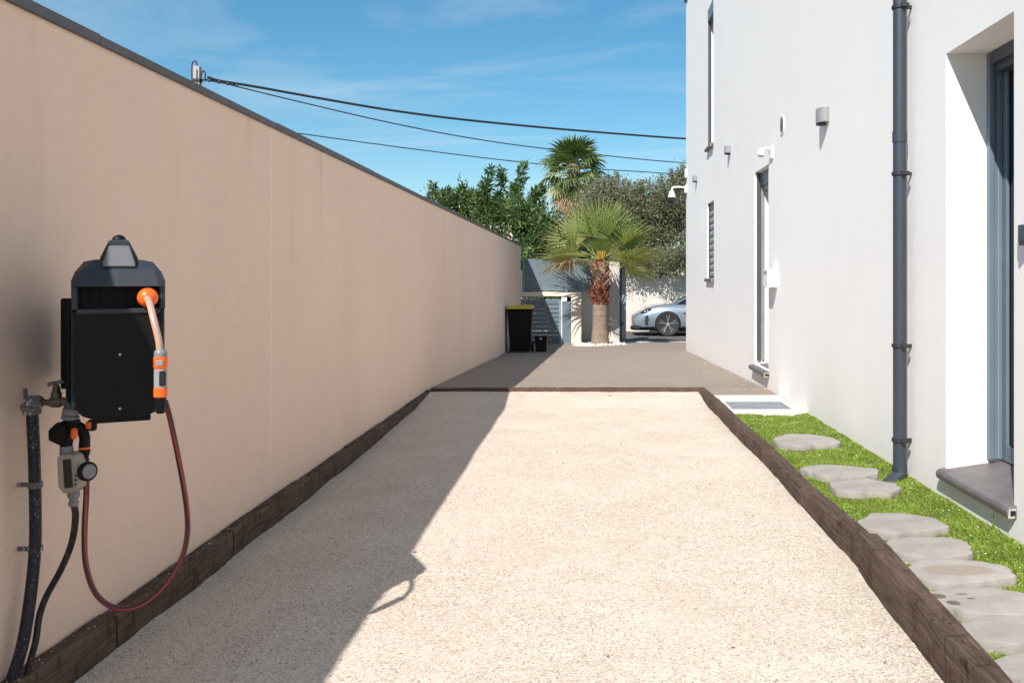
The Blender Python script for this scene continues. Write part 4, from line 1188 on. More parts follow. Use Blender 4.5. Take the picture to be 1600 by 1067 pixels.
# ------------------------------------------------------------------ far end: gate wall, gate, screen
GY = 22.2
gw = thing('gate_wall', 'cream rendered gateway with a beam and pillars behind the young palm', 'wall', (-0.5, GY, -0.4))
zg = -0.50
b = MB(); b.box(-1.715, -0.455, GY, GY + 0.20, 0.732, 0.842); b.build('beam', M['cream'], gw, bevel=0.006)
b = MB(); b.box(-0.454, -0.200, GY - 0.004, GY + 0.849, zg, 0.838); b.build('pillar', M['cream'], gw, bevel=0.006)
b = MB(); b.box(-0.30, 0.505, GY + 0.85, GY + 1.02, zg, 0.832); b.build('wall_panel', M['streetwall'], gw, bevel=0.006)
b = MB(); b.box(-0.449, 0.500, GY + 0.80, GY + 1.06, 0.842, 0.864); b.build('coping', M['concrete'], gw, bevel=0.004)
b = MB(); b.box(0.508, 0.775, GY + 0.80, GY + 1.10, zg, 1.60); b.build('tall_pillar', M['streetwall'], gw, bevel=0.006)

gp = thing('gate_post', 'tall blue grey steel post at the left edge of the open gateway', 'gate post', (0.85, GY, -0.45))
b = MB(); b.box(0.800, 0.905, GY - 0.05, GY + 0.06, zg + 0.03, 1.40); b.build('post', M['bluelight'], gp, bevel=0.004)
b = MB(); b.box(0.746, 0.799, GY - 0.01, GY + 0.05, zg + 0.03, 1.42); b.build('stop_channel', M['anthracite'], gp, bevel=0.003)
b = MB(); b.lathe([(0.03, 0), (0.03, 0.07), (0.02, 0.09)], (0.85, GY, 1.40), n=10); b.build('roller_guide', M['cable'], gp)
b = MB(); b.box(0.795, 0.83, GY - 0.09, GY - 0.052, 0.02, 0.10); b.build('latch', M['cable'], gp)

gt = thing('slatted_gate', 'blue grey pedestrian gate of wide horizontal boards under the cream beam', 'gate', (-1.2, GY + 0.08, -0.46))
for i in range(10):
    z = zg + 0.055 + i * 0.1085
    b = MB(); b.prism([(GY + 0.075, z), (GY + 0.062, z + 0.012), (GY + 0.062, z + 0.090), (GY + 0.075, z + 0.096), (GY + 0.100, z + 0.096), (GY + 0.100, z)], -1.640, -0.762, 'x')
    b.build('board', M['bluegrey'], gt)
b = MB(); b.box(-1.700, -1.641, GY + 0.05, GY + 0.11, zg + 0.03, 0.655); b.build('gate_frame', M['bluelight'], gt, bevel=0.003)
b = MB(); b.box(-0.760, -0.705, GY + 0.04, GY + 0.11, zg + 0.03, 0.655); b.build('gate_frame', M['bluelight'], gt, bevel=0.003)
b = MB(); b.box(-1.640, -0.762, GY + 0.05, GY + 0.11, 0.618, 0.655); b.build('gate_frame', M['bluelight'], gt, bevel=0.003)
b = MB(); b.box(-0.674, -0.462, GY + 0.02, GY + 0.10, zg + 0.06, 0.600)
tag(b.build('gate_side_panel', M['bluegrey'], bevel=0.004), 'plain blue grey panel between the slatted gate and the cream pillar', 'panel')
b = MB(); b.box(-0.700, -0.676, GY + 0.03, GY + 0.10, zg + 0.03, 0.731)
tag(b.build('white_gate_post', M['white'], bevel=0.003), 'slim white post between the slatted gate and the blue panel', 'gate post')
b = MB(); b.box(-0.672, -0.56, GY + 0.02, GY + 0.09, 0.602, 0.720)
tag(b.build('gate_motor_box', M['white'], bevel=0.006), 'small white box above the blue gate panel', 'box')

ss = thing('slatted_screen', 'blue grey screen of thin horizontal slats above the cream beam', 'screen', (-0.7, GY + 0.12, 0.86))
for i in range(15):
    z = 0.872 + i * 0.0505
    for x0, x1 in ((-1.600, -0.607), (-0.541, 0.36)):
        b = MB(); b.prism([(GY + 0.135, z), (GY + 0.115, z + 0.004), (GY + 0.110, z + 0.041), (GY + 0.125, z + 0.0445)], x0, x1, 'x')
        b.build('slat', M['bluelight'], ss)
b = MB(); b.box(-1.60, 0.36, GY + 0.14, GY + 0.150, 0.868, 1.64); b.build('backing_sheet', M['bluegrey'], ss)
for x in (-1.635, -0.574, 0.395):
    b = MB(); b.box(x - 0.032, x + 0.032, GY + 0.09, GY + 0.16, 0.845, 1.66); b.build('post', M['bluelight'], ss, bevel=0.003)
b = MB(); b.box(-1.600, 0.36, GY + 0.10, GY + 0.158, 1.632, 1.658); b.build('top_rail', M['bluelight'], ss)
b = MB(); b.box(-1.712, -1.672, GY + 0.09, GY + 0.15, 0.845, 1.38)
tag(b.build('white_end_post', M['white'], bevel=0.004), 'short white post at the far end of the peach wall', 'post')

# street wall and what grows behind it
b = MB(); b.box(-9.0, 14.0, 28.2, 28.45, -0.8, 1.285)
tag(b.build('street_wall', M['streetwall'], bevel=0.01), 'pale rendered wall across the street under the grey green hedge', 'wall')

# wheelie bin and the small box beside it
bz = slope(-1.4, 18.3) + 0.012
wb = thing('wheelie_bin', 'black wheelie bin with a yellow lid against the peach wall', 'bin', (-1.38, 18.3, bz))
def rect(x, y, z, w, l): return [(x - w, y - l, z), (x + w, y - l, z), (x + w, y + l, z), (x - w, y + l, z)]
b = MB(); b.loft([rect(-1.40, 18.3, bz + 0.03, 0.205, 0.22), rect(-1.40, 18.28, bz + 0.55, 0.235, 0.26), rect(-1.40, 18.27, bz + 0.86, 0.252, 0.285)]); b.build('body', M['blackplastic'], wb, bevel=0.02, segs=2)
b = MB(); b.loft([rect(-1.40, 18.27, bz + 0.855, 0.268, 0.30), rect(-1.40, 18.27, bz + 0.885, 0.272, 0.305)]); b.build('rim', M['blackplastic'], wb, bevel=0.006)
b = MB(); b.loft([rect(-1.40, 18.27, bz + 0.888, 0.268, 0.305), rect(-1.40, 18.28, bz + 0.925, 0.262, 0.295), rect(-1.40, 18.30, bz + 0.950, 0.20, 0.22)]); b.build('lid', M['yellow'], wb, bevel=0.01)
b = MB(); b.tube([(-1.60, 18.60, bz + 0.88), (-1.60, 18.64, bz + 0.90), (-1.20, 18.64, bz + 0.90), (-1.20, 18.60, bz + 0.88)], 0.014, 8, smooth=0); b.build('handle', M['blackplastic'], wb)
for sx in (-1, 1):
    b = MB(); b.lathe([(0.10, -0.025), (0.10, 0.025)], (-1.40 + sx * 0.225, 18.50, bz + 0.10), (1, 0, 0), 16); b.build('wheel', M['rubber'], wb)
sb = thing('small_bin', 'small black caddy bin with a pale latch, beside the wheelie bin', 'bin', (-1.0, 18.25, bz))
b = MB(); b.loft([rect(-0.985, 18.3, bz + 0.002, 0.105, 0.12), rect(-0.985, 18.3, bz + 0.29, 0.128, 0.14)]); b.build('body', M['blackplastic'], sb, bevel=0.01)
b = MB(); b.loft([rect(-0.985, 18.3, bz + 0.292, 0.134, 0.148), rect(-0.985, 18.3, bz + 0.33, 0.125, 0.135)]); b.build('lid', M['blackplastic'], sb, bevel=0.008)
b = MB(); b.box(-1.01, -0.96, 18.142, 18.152, bz + 0.265, bz + 0.30); b.build('latch', M['lightplastic'], sb)


# ------------------------------------------------------------------ palms
def fan_mesh(name, Rb, pet, spread, nseg, split, droop, fold, mats, seed, petr=0.013, width=1.0):
    """costapalmate frond: petiole along +Y, blade of folded pointed segments round its end"""
    rnd = random.Random(seed)
    V, F, mi = [], [], []
    b = MB()
    b.tube([(0, 0, 0), (0, pet * 0.5, 0.02 * pet), (0, pet, 0)], lambda t: petr * (1.25 - 0.65 * t), 5, smooth=3)
    V += b.v; F += b.f; mi += [1] * len(b.f)
    da = 2 * spread / nseg
    for k in range(nseg):
        a = -spread + da * (k + 0.5) + rnd.uniform(-0.2, 0.2) * da
        Ls = Rb * (0.70 + 0.30 * math.cos(a * 0.62)) * rnd.uniform(0.90, 1.06)
        st = (0.02, split * 0.55, split, split + (1 - split) * 0.45, 0.86, 1.0)
        base = len(V)
        tw = rnd.uniform(-0.25, 0.25)
        bend = rnd.uniform(0.6, 1.5) * droop
        for q in st:
            r = q * Ls
            hw = width * (min(q, split) * Ls * math.tan(da / 2) * 1.02) * (1.0 if q <= split else max(0.0, 1 - ((q - split) / (1 - split)) ** 1.5))
            hw = max(hw, 0.0012)
            c, s = math.sin(a), math.cos(a)
            zc = fold * (abs(a) / spread) ** 1.5 * r - bend * Rb * max(0, q - 0.35) ** 2
            rr_ = r * (1 - 0.25 * bend * max(0, q - 0.5))
            px, py = rr_ * c, pet + rr_ * s
            ex, ey = s, -c
            rid = 0.55 * hw
            V.append((px - ex * hw, py - ey * hw, zc + rid * 0.5 + tw * hw)); V.append((px, py, zc - rid * 0.5)); V.append((px + ex * hw, py + ey * hw, zc + rid * 0.5 - tw * hw))
        for j in range(len(st) - 1):
            i0 = base + j * 3
            F += [[i0, i0 + 1, i0 + 4, i0 + 3], [i0 + 1, i0 + 2, i0 + 5, i0 + 4]]; mi += [0 if j < 4 else 2] * 2
    me = bpy.data.meshes.new(name)
    me.from_pydata([tuple(p) for p in V], [], F)
    for m in mats: me.materials.append(m)
    me.polygons.foreach_set('material_index', mi)
    me.update()
    return me


def frond(parent, me, org, az, el, roll=0.0, sc=1.0):
    """az: compass heading from +Y toward +X, el: angle above the horizon"""
    o = link('frond', me, parent)
    d = Vector((math.sin(az) * math.cos(el), math.cos(az) * math.cos(el), math.sin(el)))
    side = Vector((math.cos(az), -math.sin(az), 0))
    upv = side.cross(d)
    m = Matrix((side, d, upv)).transposed().to_4x4()
    m = m @ Matrix.Rotation(roll, 4, 'Y') @ Matrix.Scale(sc, 4)
    m.translation = Vector(org) - OFF[parent.name]
    o.matrix_local = m
    return o


PB = Vector((0.25, 21.0, slope(0.25, 21) - 0.02))
palm = thing('fan_palm', 'young fan palm with a shaggy reddish trunk ringed by white pebbles', 'palm tree', PB)
n = 22
rings = []
zs = np.linspace(0, 1.02, 40)
for i, z in enumerate(zs):
    r = 0.226 - 0.042 * min(1, z / 0.45) ** 0.8 - 0.008 * z + 0.008 * mnoise.noise(Vector((i * 1.7, 0, 3)))
    rings.append([PB + Vector((r * math.cos(2 * math.pi * k / n) * (1 + 0.03 * mnoise.noise(Vector((k, z * 9, 1)))), r * math.sin(2 * math.pi * k / n), z)) for k in range(n)])
b = MB(); b.loft(rings); b.build('trunk', M['palmbark'], palm, smooth=False)
b = MB(); b.lathe([(0.17, 0), (0.185, 0.2), (0.175, 0.6), (0.14, 0.95), (0.08, 1.05)], PB + Vector((0, 0, 1.0)), n=16); b.build('upper_trunk', M['boot'], palm)
# leaf bases: short split stubs, each a part
bm_b = MB(); bm_b.loft([[(-0.052, 0, 0), (0.052, 0, 0), (0.045, 0.035, 0), (-0.045, 0.035, 0)], [(-0.036, 0.030, 0.08), (0.036, 0.030, 0.08), (0.028, 0.050, 0.08), (-0.028, 0.050, 0.08)], [(-0.020, 0.085, 0.150), (0.020, 0.085, 0.150), (0.012, 0.095, 0.150), (-0.012, 0.095, 0.150)]])
proto_boot = None
k = 0
for row in range(11):
    for c in range(9):
        az = 2 * math.pi * (c + 0.5 * (row % 2)) / 9 + random.uniform(-0.1, 0.1)
        z = 0.98 + row * 0.088 + random.uniform(-0.02, 0.02)
        rad = 0.142 + 0.026 * math.sin(min(1, row / 8) * math.pi)
        if proto_boot is None:
            o = bm_b.build('leaf_base', M['boot'], palm, local=True); proto_boot = o.data
        else: o = link('leaf_base', proto_boot, palm)
        if row == 5 and c == 0:
            proto_boot = proto_boot.copy(); proto_boot.materials[0] = M['boottan']; o.data = proto_boot
        o.location = (rad * math.sin(az), rad * math.cos(az), z)
        s = random.uniform(0.85, 1.45)
        o.rotation_euler = (random.uniform(-0.55, 0.25), random.uniform(-0.3, 0.3), -az)
        o.scale = (s, s * random.uniform(0.7, 1.1), s * random.uniform(0.85, 1.2))
CR = PB + Vector((0, 0, 1.98))
FA = [fan_mesh('fan_a', 0.92, 0.52, R(88), 27, 0.44, 0.08, 0.16, [M['frondA'], M['petgreen'], M['frondB']], 1),
      fan_mesh('fan_b', 0.88, 0.56, R(95), 26, 0.40, 0.14, 0.14, [M['frondB'], M['petgreen'], M['frondB']], 2),
      fan_mesh('fan_c', 0.85, 0.50, R(80), 24, 0.52, 0.08, 0.20, [M['frondA'], M['petiole'], M['frondD']], 3),
      fan_mesh('fan_d', 0.82, 0.62, R(110), 28, 0.36, 0.24, 0.08, [M['frondB'], M['petgreen'], M['frondD']], 4),
      fan_mesh('fan_e', 0.78, 0.60, R(100), 22, 0.34, 0.60, 0.05, [M['frondD'], M['petiole'], M['frondD']], 5)]
rf = random.Random(21)
#        heading, elevation, roll about the stalk, kind, size
spec = [(185, 84, 4, 0, 1.02), (150, 72, -18, 0, 0.92), (-40, 76, 34, 0, 1.0), (48, 74, -34, 0, 1.0), (70, 60, -58, 1, 0.98), (-72, 58, 60, 0, 0.98),
        (0, 62, 0, 2, 1.0), (100, 46, -62, 0, 0.95), (-98, 40, 62, 1, 0.98), (-80, 24, 52, 1, 1.0), (82, 26, -50, 1, 0.98), (-100, 8, 48, 3, 0.98), (98, 8, -46, 3, 1.0),
        (128, 6, -20, 3, 0.82), (-138, 12, 16, 3, 0.80), (30, 34, -20, 1, 1.0), (-28, 36, 22, 1, 1.0), (172, 34, 0, 2, 0.62), (60, 4, -30, 3, 1.0), (-58, 4, 32, 3, 1.0), (-92, -8, 30, 4, 0.95), (112, -10, -34, 3, 0.90), (0, 12, 0, 3, 0.9)]
for az, el, ro, kd, sc in spec:
    frond(palm, FA[kd], CR + Vector((0, 0, 0.05 * rf.uniform(-1, 1))), R(az + rf.uniform(-5, 5)), R(el + rf.uniform(-3, 3)), R(ro * (0.6 if el < 30 else 1) + rf.uniform(-8, 8)), sc * rf.uniform(1.02, 1.10) * (1.14 if el < 30 else 1.04))
for az, el in ((170, 70), (200, 60), (140, 66), (230, 72), (110, 62)):
    b = MB(); d = Vector((math.sin(R(az)) * math.cos(R(el)), math.cos(R(az)) * math.cos(R(el)), math.sin(R(el))))
    b.tube([CR - Vector((0, 0, 0.12)) + d * 0.05, CR + d * 0.28], lambda q: 0.026 - 0.012 * q, 6, smooth=0)
    b.build('leaf_stalk', M['petiole'], palm)

# white pebbles round its foot
rp_ = random.Random(3)
pm = MB(); pm.lathe([(0.35 * math.sin(a), -0.30 * math.cos(a)) for a in (0.35, 0.8, 1.2, 1.6, 2.0, 2.4, 2.8)], n=10)
pebme = None
for i in range(30):
    a = 2 * math.pi * i / 30 + rp_.uniform(-0.08, 0.08); r_ = rp_.uniform(0.42, 0.60)
    x, y = PB.x + r_ * math.cos(a) * 1.0, PB.y + r_ * math.sin(a) * 0.9
    if pebme is None:
        o = pm.build('white_pebble', M['pebble'], smooth=True); pebme = o.data
    else: o = link('white_pebble', pebme)
    s = rp_.uniform(0.10, 0.17)
    o.scale = (s * rp_.uniform(0.9, 1.4), s, s * rp_.uniform(0.6, 1.0)); o.rotation_euler = (0, 0, rp_.uniform(0, 3))
    o.location = (x, y, slope(x, y) + 0.012 + 0.14 * s)
    tag(o, 'rounded white pebble in the ring at the foot of the young palm', 'pebble', 'white pebbles ringing the palm')
b = MB(); b.lathe([(0.66, -0.03), (0.66, 0.012), (0.62, 0.02)], (PB.x, PB.y, slope(PB.x, PB.y) + 0.008), n=32)
tag(b.build('pebble_bed', M['concrete']), kind='structure')

# tall palm behind
TB = Vector((-0.72, 38, -0.5))
tall = thing('tall_palm', 'tall fan palm with a beard of dry fronds rising behind the garden', 'palm tree', TB)
b = MB(); b.tube([TB, TB + Vector((0.05, 0, 3.2)), TB + Vector((0.05, 0, 6.5))], lambda t: 0.34 - 0.06 * t, 12, smooth=4); b.build('trunk', M['palmbark'], tall)
TC = TB + Vector((0.06, 0, 6.35))
TF = [fan_mesh('tfan_a', 0.80, 0.58, R(105), 22, 0.58, 0.60, 0.10, [M['frondC'], M['petgreen'], M['frondC']], 6, 0.02),
      fan_mesh('tfan_b', 0.78, 0.66, R(110), 22, 0.52, 1.0, 0.05, [M['frondC'], M['petgreen'], M['leafB']], 7, 0.02),
      fan_mesh('tfan_c', 0.80, 0.55, R(100), 22, 0.55, 0.70, 0.10, [M['frondB'], M['petgreen'], M['frondA']], 8, 0.02),
      fan_mesh('tfan_d', 0.85, 0.65, R(75), 22, 0.42, 1.0, 0.0, [M['frondD'], M['frondD'], M['frondD']], 9, 0.02)]
for i in range(33):
    az = i * 137.5; el = 82 - i * 3.9
    frond(tall, TF[0] if i < 13 else TF[1] if i % 4 else TF[2], TC + Vector((0, 0, -0.012 * i)), R(az), R(el + rf.uniform(-6, 6)), R(rf.uniform(-30, 30)), rf.uniform(1.1, 1.3) * (0.92 if i < 5 else 1))
for i in range(20):
    frond(tall, TF[3] if i % 6 else TF[2], TC + Vector((0, 0, -0.30 - 0.030 * i)), R(i * 137.5), R(-44 - 1.3 * i + rf.uniform(-8, 8)), R(rf.uniform(-30, 30)), rf.uniform(1.0, 1.3))
def leaf_cloud(P, D, L, Wd, rng, fold=0.35):
    """one folded pointed leaf per point: two triangles"""
    n = len(P)
    D = D / np.linalg.norm(D, axis=1, keepdims=True)
    r = rng.normal(size=(n, 3))
    S = np.cross(D, r); S /= np.linalg.norm(S, axis=1, keepdims=True)
    N = np.cross(S, D)
    L = L[:, None]; Wd = Wd[:, None]
    V = np.stack([P, P + D * L * 0.45 + S * Wd + N * Wd * fold, P + D * L - N * L * 0.08, P + D * L * 0.45 - S * Wd + N * Wd * fold], 1)
    i = np.arange(n) * 4
    F = np.concatenate([np.stack([i, i + 1, i + 2], 1), np.stack([i, i + 2, i + 3], 1)])
    return V.reshape(-1, 3), F


def make_tree(name, label, cat, base, clumps, nleaf, L0, W0, mats, probs, seed, trunk_r, up=0.4, shoots=(), group=None, sig=0.55, limb_n=14, splits=1):
    rng = np.random.default_rng(seed)
    rnd = random.Random(seed)
    t = thing(name, label, cat, base, 0, group)
    B = Vector(base)
    C = [Vector(c[:3]) for c in clumps]
    cen = sum(C, Vector()) / len(C)
    fork = B + (cen - B) * 0.35; fork.x = B.x + (cen.x - B.x) * 0.2
    b = MB(); b.tube([B - Vector((0, 0, 0.1)), B + (fork - B) * 0.5 + Vector((0.04, 0.02, 0)), fork], lambda q: trunk_r * (1 - 0.4 * q), 9)
    b.build('trunk', M['bark'], t, smooth=True)
    for c in rnd.sample(C, min(limb_n, len(C))):
        b = MB(); m_ = fork + (c - fork) * 0.5 + Vector((rnd.uniform(-.15, .15), rnd.uniform(-.15, .15), 0.12))
        b.tube([fork - Vector((0, 0, 0.15)), m_, c + (c - fork) * 0.15], lambda q: trunk_r * (0.5 - 0.42 * q), 6)
        b.build('limb', M['bark'], t)
    Ps, Ds = [], []
    vol = np.array([c[3] ** 2 for c in clumps]); vol = vol / vol.sum()
    for (cx, cy, cz, r), p in zip(clumps, vol):
        k = max(10, int(nleaf * p))
        # sub-clumps inside the clump keep gaps between them
        ns = max(4, int(10 * splits))
        u = rng.normal(size=(ns, 3)); u /= np.linalg.norm(u, axis=1, keepdims=True)
        sc = u * (0.45 + 0.55 * rng.random((ns, 1))) * r
        idx = rng.integers(0, ns, k)
        q = sc[idx] + rng.normal(size=(k, 3)) * r * 0.30 * sig / 0.55
        Ps.append(q + np.array([cx, cy, cz]))
        Ds.append(q / (np.linalg.norm(q, axis=1, keepdims=True) + 1e-6) + rng.normal(size=(k, 3)) * 0.7 + np.array([0, 0, up]))
    for (a, c, k, rad) in shoots:
        a, c = np.array(a), np.array(c)
        tt = rng.random(k) ** 0.8
        w = rng.normal(size=(k, 3)); w /= np.linalg.norm(w, axis=1, keepdims=True)
        q = a + (c - a) * tt[:, None] + w * (rad * (1 - 0.75 * tt))[:, None] * rng.random((k, 1))
        Ps.append(q); Ds.append(w + np.array([0, 0, -0.15]) + (c - a) / np.linalg.norm(c - a) * 0.5)
        b = MB(); b.tube([tuple(a), tuple((a + c) / 2 + 0.02), tuple(c)], lambda q_: 0.018 - 0.013 * q_, 5); b.build('shoot', M['bark'], t)
    Pn, Dn = np.concatenate(Ps), np.concatenate(Ds)
    n = len(Pn)
    L = L0 * (0.65 + 0.7 * rng.random(n)); Wd = W0 * (0.7 + 0.6 * rng.random(n))
    V, F = leaf_cloud(Pn, Dn, L, Wd, rng)
    mi = rng.choice(len(mats), n, p=probs)
    me = np_mesh('crown', V - np.array(base), F, mats, np.r_[mi, mi])
    link('crown', me, t)
    return t


# leafy tree behind the far end of the peach wall, upright shoots above a dense crown
rg = random.Random(4)
cl = []
for i in range(46):
    u = (i % 23 + rg.random()) / 23; x = -5.7 + 4.6 * u
    top = 3.15 + 0.55 * math.sin(math.pi * min(1, u * 1.15)) - 0.9 * max(0, 0.3 - u)
    z = top - (rg.random() * 0.5 if i < 23 else rg.uniform(0.5, 2.6))
    cl.append((x, 29.5 + rg.uniform(-1.1, 1.1), z, rg.uniform(0.40, 0.62)))
sh = []
for px, py, pb, s in ((676, 288, 345, 0), (700, 296, 345, -4), (722, 290, 340, 2), (768, 262, 330, -20), (783, 264, 325, -2), (819, 256, 320, -14), (847, 290, 340, -10), (742, 300, 340, 6), (803, 290, 330, 4), (835, 296, 335, 0), (757, 285, 335, -8), (690, 300, 350, 5)):
    d_ = 29.3 + rg.uniform(-0.6, 0.6)
    top_ = ((px - 921) * d_ / 1400, d_, 1.16 - (py - 436) * d_ / 1400); bot_ = ((px + s - 921) * d_ / 1400, d_, 1.16 - (pb - 436) * d_ / 1400)
    sh.append((bot_, top_, 300, 0.36))
make_tree('leafy_tree', 'bushy green tree with upright leafy shoots behind the far end of the peach wall', 'tree', (-3.4, 29.6, -0.5), cl, 24000, 0.16, 0.030,
          [M['leafA'], M['leafB'], M['leafC'], M['leafD']], [0.40, 0.30, 0.22, 0.08], 31, 0.16, -0.1, sh)
cl = [(-2.6 + 0.26 * i + rg.uniform(-.1, .1), 27.0 + rg.uniform(-.7, .7), rg.uniform(0.2, 2.75 - 0.15 * abs(i - 5)), rg.uniform(0.34, 0.5)) for i in range(11)] * 1
cl += [(-2.2 + rg.random() * 2.3, 27.0 + rg.uniform(-.6, .6), rg.uniform(0.4, 2.6), 0.42) for _ in range(12)]
make_tree('dark_shrub', 'dark green shrub between the leafy tree and the young palm, above the slatted screen', 'shrub', (-1.2, 27.0, -0.5), cl, 11000, 0.11, 0.030,
          [M['leafC'], M['leafA'], M['leafD']], [0.55, 0.37, 0.08], 32, 0.09, 0.1)
# climber spilling round the end of the peach wall
cl = [(-1.66 + rg.uniform(-.05, .06), 22.75 + rg.uniform(-.15, .15), z, 0.14) for z in (0.95, 1.15, 1.35, 1.5, 1.7, 1.85)]
make_tree('climber', 'leafy climber at the far end of the peach wall beside the screen', 'plant', (-1.66, 22.78, -0.45), cl, 900, 0.08, 0.024, [M['leafA'], M['leafB'], M['leafD']], [0.4, 0.4, 0.2], 33, 0.02, 0.1, limb_n=4)


# grey-green hedge of olives and shrubs behind the street wall
def olive(label, x0, x1, ztop, y, seed, n, base_x, mats=('olA', 'olB', 'olC'), pr=(0.40, 0.38, 0.22), nc=52):
    r_ = random.Random(seed)
    cl = []
    for i in range(nc):
        x = r_.uniform(x0, x1); u = (x - x0) / (x1 - x0)
        top = ztop - 0.75 * abs(u - 0.5) ** 1.6 * 2
        z = 1.35 + (top - 1.35) * r_.random() ** 0.75
        cl.append((x, y + r_.uniform(-1.0, 0.7), z, r_.uniform(0.34, 0.52)))
    for i in range(14):                          # skirt hanging forward over the wall
        cl.append((r_.uniform(x0, x1), 27.75 + r_.uniform(-.35, .25), 1.55 + r_.uniform(-0.10, 0.35), 0.30))
    sh = []
    for i in range(16):
        x = r_.uniform(x0 + 0.1, x1 - 0.1); u = (x - x0) / (x1 - x0)
        zt = ztop - 0.75 * abs(u - 0.5) ** 1.6 * 2 + r_.uniform(0.1, 0.45)
        yy = y + r_.uniform(-.8, .5)
        sh.append(((x, yy, zt - 0.7), (x + r_.uniform(-.15, .15), yy, zt), 130, 0.20))
    return make_tree('olive_tree', label, 'tree', (base_x, 29.2, -0.5), cl, n, 0.085, 0.0165, [M[m] for m in mats], list(pr), seed, 0.12, 0.3, sh, 'olive trees behind the street wall', splits=1.6)


olive('pale olive bush rising just behind the young palm', 0.0, 1.5, 4.25, 29.6, 41, 26000, 0.7, pr=(0.38, 0.27, 0.35))
olive('grey green olive tree above the silver car', 1.2, 2.6, 4.05, 29.5, 42, 28000, 1.9)
olive('darker olive tree at the house corner behind the dome camera', 2.3, 4.4, 4.55, 29.7, 43, 32000, 3.3, pr=(0.36, 0.46, 0.18))
olive('olive tree hidden mostly behind the house corner', 4.2, 6.6, 4.2, 29.7, 44, 9000, 5.4)

# ------------------------------------------------------------------ distant house roof, pole and wires
dh = thing('distant_house', 'flat roofed house far beyond the trees', 'house', (-3.6, 60, -0.5))
b = MB(); b.box(-6.4, -1.4, 60, 67, -0.6, 4.9); b.build('wall', M['streetwall'], dh)
b = MB(); b.box(-6.6, -1.2, 59.8, 67.2, 4.901, 5.3); b.build('roof', M['rooftile'], dh, bevel=0.02)
b = MB(); b.box(-3.2, -2.2, 59.95, 59.99, 3.2, 4.4); b.build('window', M['glass'], dh)

PO = Vector((-15.32, 35, -0.5))
pole = thing('utility_pole', 'concrete utility pole with cable loops above the peach wall', 'utility pole', PO)
b = MB(); b.loft([rect(PO.x, PO.y, -0.55, 0.20, 0.15), rect(PO.x, PO.y, 9.45, 0.125, 0.11)]); b.build('post', M['polecon'], pole, bevel=0.015)
b = MB(); b.box(PO.x + 0.02, PO.x + 0.06, PO.y - 0.135, PO.y - 0.112, 7.2, 9.3); b.build('cable_riser', M['cable'], pole)
b = MB(); b.tube([(PO.x - 0.17, 34.95, 8.4), (PO.x - 0.19, 34.95, 9.35), (PO.x - 0.14, 34.95, 9.62), (PO.x - 0.03, 34.95, 9.63), (PO.x + 0.02, 34.95, 9.46)], 0.028, 6); b.build('cable_loop', M['cable'], pole)
b = MB(); b.tube([(PO.x + 0.15, 34.95, 8.75), (PO.x + 0.19, 34.95, 9.15), (PO.x + 0.27, 34.95, 9.28), (PO.x + 0.33, 34.95, 9.15), (PO.x + 0.31, 34.95, 8.85)], 0.028, 6); b.build('cable_loop', M['cable'], pole)
b = MB(); b.box(PO.x - 0.17, PO.x + 0.17, PO.y - 0.16, PO.y + 0.13, 8.86, 8.95); b.build('clamp_band', M['cable'], pole)
b = MB(); b.tube([(PO.x - 0.12, 35, 8.85), (PO.x - 0.7, 35.3, 8.72), (PO.x - 1.6, 35.6, 8.70)], 0.03, 6); b.build('stay', M['cable'], pole)


def wire(label, pts, r, A, B):
    """cable spanning between two supports; pts are sightings (px, py) laid on the vertical plane A-B"""
    out = []
    for px, py in pts:
        k = (px - 921) / 1400
        t = (k * A[1] - A[0]) / ((B[0] - A[0]) - k * (B[1] - A[1]))
        d = A[1] + t * (B[1] - A[1])
        out.append((A[0] + t * (B[0] - A[0]), d, 1.16 - (py - 436) * d / 1400))
    b = MB(); b.tube(out, r, 6, smooth=4)
    tag(b.build('power_cable', M['cable'], smooth=True), label, 'power cable', 'power cables across the sky')


A_, B_ = (-15.0, 35.0), (8.0, 52.0)
for k in range(7):                              # strain clamp and insulators, strung on the first metres of the cable
    q = Vector((-14.92, 35.06, 8.93)).lerp(Vector((-14.10, 35.66, 8.87)), k / 6)
    b = MB(); b.lathe([(0.03, 0), (0.07 - 0.03 * (k % 2), 0.02), (0.07 - 0.03 * (k % 2), 0.08), (0.03, 0.10)], q, (1, 0.73, -0.07), 8); b.build('insulator', M['coping'], pole)
b = MB(); b.tube([(PO.x + 0.1, 35.0, 8.93), (-14.92, 35.06, 8.93), (-14.05, 35.7, 8.86)], 0.035, 6); b.build('strain_rod', M['cable'], pole)
wire('thick twisted power cable, topmost of the three across the sky', [(324, 121), (345, 127), (400, 136), (500, 154), (600, 171), (700, 184.5), (800, 195), (900, 204), (1000, 212), (1072, 217), (1140, 220)], 0.052, A_, B_)
wire('thin power cable in the middle, passing before the tall palm crown', [(345, 129), (400, 143), (500, 167), (600, 190), (700, 210), (800, 226), (900, 238), (1000, 249), (1072, 255), (1140, 260)], 0.026, A_, B_)
wire('lowest thin power cable, starting behind the peach wall', [(330, 188), (400, 198), (455, 207), (600, 227), (700, 240), (800, 252), (900, 262), (1000, 268.5), (1072, 273), (1140, 276)], 0.024, (-17.0, 38.0), (8.0, 50.0))

# ------------------------------------------------------------------ silver car beyond the gateway
CZ = slope(2, 26) + 0.006
CY0 = 25.62
car = thing('parked_car', 'silver blue sports car parked across the open gateway, nose to the left', 'car', (3.7, CY0 + 0.98, CZ))
CXN = 1.225


